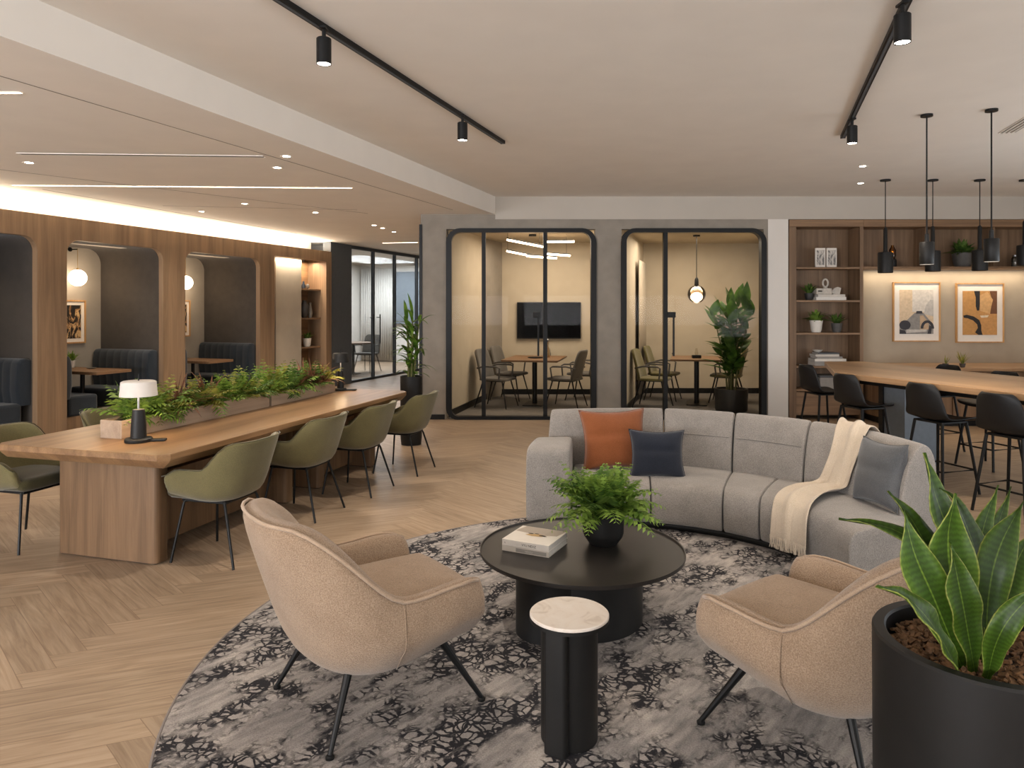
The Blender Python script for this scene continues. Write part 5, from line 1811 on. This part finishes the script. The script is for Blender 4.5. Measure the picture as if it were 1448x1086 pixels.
# ================================================================ big potted plant in the foreground
pp = Vector((1.10, 1.66, RUG_Z))
ZP = .768
t = thing('potted_sansevieria', 'big strap-leaved plant in a tall black cylinder pot, front right', 'plant', pp)
MB().lathe([(.21, 0), (.232, .02), (.236, ZP - .006), (.232, ZP), (.209, ZP), (.205, ZP - .006), (.205, ZP - .08)], n=96, cap1=False).build('pot', M['blackmatte'], t, smooth=30)
random.seed(71)
ns = 30
m = MB()
m.lathe([(.206, ZP - .06), (.15, ZP - .05), (.05, ZP - .042), (.005, ZP - .04)], n=40, cap0=True).build('soil', M['soil'], t)
m = MB()
for k in range(1300):
    a = random.uniform(0, 2 * PI); r_ = .196 * math.sqrt(random.random())
    c = Vector((r_ * math.cos(a), r_ * math.sin(a), ZP - .052 + random.uniform(0, .02)))
    sz = random.uniform(.004, .011)
    e = Euler((random.uniform(-.7, .7), random.uniform(-.7, .7), random.uniform(0, 6))).to_matrix()
    vs = [c + e @ Vector((x * sz * random.uniform(.7, 1.3), y * sz * .6 * random.uniform(.7, 1.3), z * sz * .35)) for x in (-1, 1) for y in (-1, 1) for z in (-1, 1)]
    m.add(vs, [(0, 1, 3, 2), (4, 6, 7, 5), (0, 4, 5, 1), (2, 3, 7, 6), (0, 2, 6, 4), (1, 5, 7, 3)])
ob = m.build('bark_mulch', M['bark'], t, smooth=0)
ob['kind'] = 'stuff'
def strapmat():
    m, nt, b = new_mat('strap_leaf')
    u = N(nt, 'ShaderNodeUVMap', uv_map='leaf')
    sp = N(nt, 'ShaderNodeSeparateXYZ'); nt.links.new(u.outputs[0], sp.inputs[0])
    ab = N(nt, 'ShaderNodeMath', operation='ABSOLUTE'); nt.links.new(sp.outputs[0], ab.inputs[0])
    r = ramp(nt, [(0, hexc('6d882f')), (.03, hexc('627e28')), (.055, hexc('365017')), (.5, hexc('405d1a')), (.93, hexc('567425')), (.97, hexc('94a048')), (1, hexc('9ca652'))])
    nt.links.new(ab.outputs[0], r.inputs['Fac'])
    wv = N(nt, 'ShaderNodeTexWave', wave_type='BANDS', bands_direction='Y'); wv.inputs['Scale'].default_value = 9; wv.inputs['Distortion'].default_value = 3
    nt.links.new(u.outputs[0], wv.inputs['Vector'])
    mr = N(nt, 'ShaderNodeMapRange'); mr.inputs['To Min'].default_value = .8; mr.inputs['To Max'].default_value = 1.12
    nt.links.new(wv.outputs['Fac'], mr.inputs['Value'])
    mu = N(nt, 'ShaderNodeMixRGB', blend_type='MULTIPLY'); mu.inputs[0].default_value = 1
    nt.links.new(r.outputs['Color'], mu.inputs[1]); nt.links.new(mr.outputs[0], mu.inputs[2])
    oi = N(nt, 'ShaderNodeObjectInfo'); rr = N(nt, 'ShaderNodeMapRange'); rr.inputs['To Min'].default_value = .6; rr.inputs['To Max'].default_value = 1.1
    nt.links.new(oi.outputs['Random'], rr.inputs['Value'])
    m0 = mu; mu = N(nt, 'ShaderNodeMixRGB', blend_type='MULTIPLY'); mu.inputs[0].default_value = 1
    nt.links.new(m0.outputs[0], mu.inputs[1]); nt.links.new(rr.outputs[0], mu.inputs[2])
    nt.links.new(mu.outputs[0], b.inputs['Base Color'])
    b.inputs['Roughness'].default_value = .4
    b.inputs['Specular IOR Level'].default_value = .3
    tl = N(nt, 'ShaderNodeBsdfTranslucent'); nt.links.new(mu.outputs[0], tl.inputs[0])
    mx = N(nt, 'ShaderNodeMixShader'); mx.inputs[0].default_value = .38
    nt.links.new(b.outputs[0], mx.inputs[1]); nt.links.new(tl.outputs[0], mx.inputs[2])
    nt.links.new(mx.outputs[0], nt.nodes['Material Output'].inputs['Surface'])
    return m
SM = strapmat()
def strap(pts, width, facing, fold=.25, wp=None):
    """a broad strap leaf through these points (local to the pot); facing = direction its upper face looks"""
    P = resample(bez(pts), 18)
    vs, uv = [], []
    for i, p in enumerate(P):
        t_ = i / 18
        tg = (P[min(18, i + 1)] - P[max(0, i - 1)]).normalized()
        side = tg.cross(Vector(facing)).normalized()
        nm = side.cross(tg).normalized()
        w_ = width / 2 * ((.3 + .7 * sstep(0, .5, t_)) * (1 - sstep(.62, 1.0, t_) ** 1.3) + .004)
        for q in (-1, -.5, 0, .5, 1):
            vs.append(p + side * w_ * q + nm * w_ * fold * (abs(q) ** 1.5) + nm * .006 * math.sin(i * 1.1 + q * 3) * abs(q))
            uv.append((q, t_))
    fs = []
    for i in range(18):
        for j in range(4):
            a = i * 5 + j
            fs.append((a, a + 1, a + 6, a + 5))
    me = bpy.data.meshes.new('leaf')
    me.from_pydata([tuple(v) for v in vs], [], fs)
    l = me.uv_layers.new(name='leaf')
    for lp in me.loops:
        l.data[lp.index].uv = uv[lp.vertex_index]
    me.shade_smooth()
    me.materials.append(SM)
    o = bpy.data.objects.new('leaf', me)
    COL.objects.link(o)
    o.parent = t
    s = o.modifiers.new('solid', 'SOLIDIFY'); s.thickness = .0025; s.offset = 0
    return o
def lp(X, Y, dd):
    return px(X, pp.y + dd, Y=Y) - pp
ZS = ZP - .045
FC = (-.15, -1, .25)
leaves = [
    # (points as column, row, distance from the pot's middle; width; facing)
    ([(1352, 930, -.06), (1322, 850, -.06), (1292, 780, -.05), (1279, 722, -.03)], .085, (-.2, -1, .1)),
    ([(1362, 925, -.02), (1348, 840, -.03), (1340, 760, -.04), (1352, 698, -.05)], .115, (.1, -1, .1)),
    ([(1372, 930, -.08), (1362, 860, -.08), (1350, 800, -.08), (1345, 768, -.08)], .075, (.1, -1, .1)),
    ([(1392, 925, -.04), (1398, 840, -.03), (1415, 770, -.02), (1448, 708, 0)], .075, (-.4, -1, .3)),
    ([(1350, 932, -.12), (1325, 895, -.15), (1285, 848, -.18), (1240, 828, -.2)], .062, (-.3, -.6, 1)),
    ([(1396, 930, -.06), (1416, 850, -.02), (1440, 790, .02), (1462, 748, .05)], .07, (-.5, -1, .2)),
    ([(1388, 935, -.13), (1410, 905, -.16), (1440, 860, -.18), (1482, 822, -.2)], .05, (-.2, -.8, .8)),
    ([(1345, 905, .06), (1310, 800, .1), (1270, 752, .14), (1186, 733, .2)], .045, (-.2, -.5, 1)),
    ([(1350, 905, .08), (1320, 800, .12), (1292, 740, .14), (1256, 694, .16)], .07, (.3, -1, .3)),
    ([(1368, 905, .08), (1352, 790, .12), (1322, 700, .14), (1308, 640, .16)], .095, (.5, -1, .1)),
    ([(1372, 905, .08), (1382, 800, .1), (1352, 712, .12), (1330, 690, .12)], .07, (.4, -1, .1)),
    ([(1390, 905, .1), (1384, 800, .14), (1392, 740, .16), (1412, 686, .18)], .05, (-.2, -1, .1)),
    ([(1396, 905, .1), (1400, 800, .14), (1412, 740, .16), (1430, 688, .18)], .042, (-.3, -1, .1)),
    ([(1404, 915, .02), (1440, 840, .06), (1480, 790, .1), (1530, 760, .12)], .07, (-.5, -.8, .4)),
]
for pts, w_, fc in leaves:
    P = [lp(*q) for q in pts]
    P[0].z = ZS
    P[0] = Vector((P[0].x * .75, P[0].y * .8, ZS - .01))
    strap(P, w_, fc)

# ================================================================ bar table, stools, pendants
ZBAR = .92
bu, bn = Vector((.305, -.952, 0)), Vector((.952, .305, 0))
p0 = Vector((3.19, 7.07, 0)); p1 = Vector((3.71, 8.48, 0)); p2 = Vector((4.16, 8.48, 0))
p4 = p0 + bu * 3.3; p3 = p4 + bn * 1.22
t = thing('bar_table', 'long light oak counter-height table with canted end under the pendants', 'table', p0, math.atan2(bu.y, bu.x))
def loc_(v):
    d = v - p0
    return (d.dot(bu), d.dot(Vector((-bu.y, bu.x, 0))))
poly = [loc_(v) for v in (p0, p4, p3, p2, p1)]
m = MB()
m.prism(poly, ZBAR - .055, ZBAR)
m.build('tabletop', M['baroak'], t, smooth=0, bevel=.006)
MB().box((.2, .12, ZBAR - .1), (3.1, .3, ZBAR - .056)).build('apron', M['black'], t, smooth=0)
for x_ in (.05, 2.5):
    MB().box((x_, .5, 0), (x_ + .05, .96, ZBAR - .056)).build('pedestal_panel', M['blackmatte'], t, smooth=0)
    MB().box((x_ + .051, .52, 0), (x_ + .3, .94, ZBAR - .056)).build('pedestal', M['bluegrey'], t, smooth=0)

def make_stool(label):
    """faces +x"""
    t = thing('bar_stool', label, 'stool', group='black bar stools')
    prof = [(.225, .595), (.215, .615), (.16, .622), (.05, .618), (-.06, .612), (-.13, .622), (-.175, .66), (-.205, .73), (-.225, .80), (-.24, .87), (-.25, .925)]
    pr = resample(bez([(x, 0, z) for x, z in prof]), 22)
    rings = []
    for k, p in enumerate(pr):
        u = k / 22
        wd = .2 + .025 * math.sin(PI * min(1, u * 1.5)) - .035 * sstep(.6, 1, u)
        if k in (0, 22): wd -= .045
        if k in (1, 21): wd -= .016
        rg = []
        for j in range(13):
            v = j / 6 - 1
            back = sstep(.45, .75, u)
            rg.append(Vector((p.x + back * .055 * v * v, v * wd, p.z + (1 - back) * .022 * v * v)))
        rings.append(rg)
    MB().loft(rings, closed_ring=False, caps=False).build('seat_shell', M['plastic'], t, smooth=180, solid=.014, subsurf=1)
    MB().box((-.13, -.14, .588), (.15, .14, .604)).build('seat_frame', M['black'], t, smooth=0, bevel=.003)
    feet = []
    for sx_, sy in ((-1, -1), (-1, 1), (1, 1), (1, -1)):
        a, b_ = Vector((sx_ * .13 + .01, sy * .135, .594)), Vector((sx_ * .2 + .01, sy * .2, 0))
        MB().tube([a, b_], .0125, 10, .011).build('leg', M['black'], t)
        feet.append(a.lerp(b_, .66))
    MB().tube(feet, .008, 8, closed=True).build('footrest', M['black'], t)
    return t
st0 = None
ang = math.atan2(bn.y, bn.x)
for (X, d, da, lab) in ((1402, 5.3, .06, 'black bar stool at the right edge of the photo, nearest the camera'), (1297, 6.0, 0, 'black bar stool second from the right along the near side of the bar table'),
                    (1190, 6.84, -.02, 'black bar stool third from the right, by the corner of the bar table'), (1138, 7.95, -.15, 'black bar stool in front of the bookcase at the canted table end')):
    if st0 is None:
        st0 = make_stool(lab); o = st0
    else:
        o = dup(st0, (0, 0, 0), 0, lab)
    dpt = px(X, d, 0)
    o.location = dpt + bn * .24; o.rotation_euler = (0, 0, ang + da)
for (X, d, lab) in ((1322, 7.85, 'black bar stool across the bar table, farther from the camera, nearer the bookcase'), (1400, 7.0, 'black bar stool across the bar table, nearer the right edge of the photo')):
    o = dup(st0, px(X, d, 0), ang + PI, lab)

pend = None
def make_pendant(label, rod_z):
    t = thing('pendant_lamp', label, 'lamp', group='black cylinder pendants over the bar')
    MB().lathe([(.078, 0), (.085, .006), (.085, .235), (.08, .25), (.03, .256), (.024, .27), (.022, .53), (.012, .55)], n=32, cap0=False, cap1=True).build('shade', M['blackmatte'], t, smooth=40)
    MB().lathe([(.001, .02), (.079, .02)], n=28, cap0=False, cap1=False).build('diffuser', emit('pendant_glow', 'ffc98f', 5), t, smooth=0)
    MB().tube([(0, 0, .54), (0, 0, rod_z - .015)], .0055, 8).build('rod', M['black'], t)
    MB().lathe([(.06, rod_z - .018), (.06, rod_z - .0005)], n=24).build('canopy', M['black'], t, smooth=30)
    return t
def make_pendant2(label, rod_z):
    t = thing('pendant_lamp', label, 'lamp', group='short cylinder pendants over the bar')
    MB().lathe([(.05, 0), (.053, .004), (.053, .176), (.05, .18), (.018, .183), (.016, .245), (.006, .25)], n=32, cap0=False).build('shade', M['blackmatte'], t, smooth=40)
    MB().lathe([(.001, .016), (.05, .016)], n=28, cap0=False, cap1=False).build('diffuser', M['ledd'], t, smooth=0)
    MB().tube([(0, 0, .245), (0, 0, rod_z - .015)], .006, 8).build('rod', M['black'], t)
    MB().lathe([(.045, rod_z - .018), (.045, rod_z - .0005)], n=24).build('canopy', M['black'], t, smooth=30)
    return t
far = [(1252, 8.66, 386, 'black tapered pendant nearest the bookcase, with a thick stem'), (1319, 8.66, 384, 'black tapered pendant half behind a nearer short pendant, left of the shelf plant'),
       (1385.5, 8.66, 383, 'black tapered pendant in front of the overhead shelf plant'), (1449, 8.66, 376, 'black tapered pendant cut off by the right edge')]
a = None
for X, d, Y, lab in far:
    p = px(X, d, Y=Y)
    if a is None:
        a = make_pendant(lab, ZC - p.z); o = a
    else:
        o = make_pendant(lab, ZC - p.z)
    o.location = p
    lamp('pendant_beam', 'SPOT', p + Vector((0, 0, .01)), 14, (1, .78, .52), .05, spot=95, blend=.9)
for X, d, Y, lab in ((1310.5, 5.75, 374, 'short black cylinder pendant on a long rod, nearer the middle of the room'), (1402, 5.6, 370, 'short black cylinder pendant on a long rod, nearer the right edge')):
    p = px(X, d, Y=Y)
    o = make_pendant2(lab, ZC - p.z)
    o.location = p
    lamp('pendant_beam', 'SPOT', p + Vector((0, 0, .01)), 16, (1, .78, .52), .04, spot=95, blend=.9)
# ================================================================ light
wd = bpy.data.worlds.new('world')
SC.world = wd
wd.use_nodes = True
bg = wd.node_tree.nodes['Background']
bg.inputs[0].default_value = (.62, .72, .85, 1)
bg.inputs[1].default_value = .25
# daylight at the rear windows, tilted upward as added fill for the ceilings
for k in range(5):
    x0 = -10.6 + k * 3.65
    lamp('window_daylight', 'AREA', (x0 + 1.62, -4.58, 1.5), (600 if k < 2 else 150), (.95, .96, 1.0), 3.1, 2.2, (PI / 2 + (.85 if k < 2 else 1.1), 0, 0))
for y0 in (-2.6, 1.2, 5.0):  # added daylight panels on the windowless right wall, brightening ceiling and bulkhead
    lamp('window_daylight', 'AREA', (7.48, y0, 1.5), 105, (.86, .93, 1.0), 3.1, 2.2, (PI / 2 + .6, 0, PI / 2))
# cove over the booth wall
def along(name, s, t_, z, L, wdt, power, col, up=True):
    p = W(s, t_, z)
    o = lamp(name, 'AREA', p, power, col, L, wdt, (PI if up else 0, 0, DA))
    return o
along('cove_led', 1.5, .22, ZW + .02, 8.0, .06, 190, (1, .85, .66))
m = inb(tag(MB().box((-2.5, .2, ZW + .002), (5.5, .24, ZW + .012)).build('cove_strip', M['led'], smooth=0), 'glowing cove strip lying on top of the oak booth wall', 'strip light'))
# niche and booth soffits
along('niche_led', 4.45, .04, 2.45, .9, .04, 14, (1, .82, .62), False)
along('niche_led', 5.12, .25, 2.44, .6, .05, 12, (1, .8, .6), False)
for s0, s1 in booths:
    lamp('booth_beam', 'SPOT', W((s0 + s1) / 2 + .25, .55, 2.38), 12, (1, .8, .58), .05, spot=110, blend=.8)
# far office
lamp('office_light', 'AREA', W(9.8, 1.6, 2.8), 300, (.95, .97, 1), 3, 1.5, (0, 0, DA))
# meeting rooms
lamp('room_light', 'AREA', (.75, 11.3, 2.68), 62, (1, .89, .76), 1.6, 1.6)
lamp('room_light', 'AREA', (2.9, 11.4, 2.68), 50, (1, .89, .76), 1.4, 1.4)
lamp('globe_pendant_light', 'POINT', (px(985, 11.5, Y=416).x, 11.5, 1.55), 5, (1, .75, .5), .1)
# strip under the overhead shelf
lamp('shelf_light', 'AREA', (6.2, 10.14, bz(380) - .008), 9, (1, .82, .6), 2.4, .04)
SC.view_settings.view_transform = 'Standard'
SC.view_settings.look = 'None'
SC.view_settings.gamma = 1
SC.view_settings.exposure = .33
SC.cycles.use_denoising = True
SC.cycles.max_bounces = 8
SC.cycles.transparent_max_bounces = 12
SC.cycles.sample_clamp_indirect = 6
SC.cycles.caustics_reflective = False
SC.cycles.caustics_refractive = False
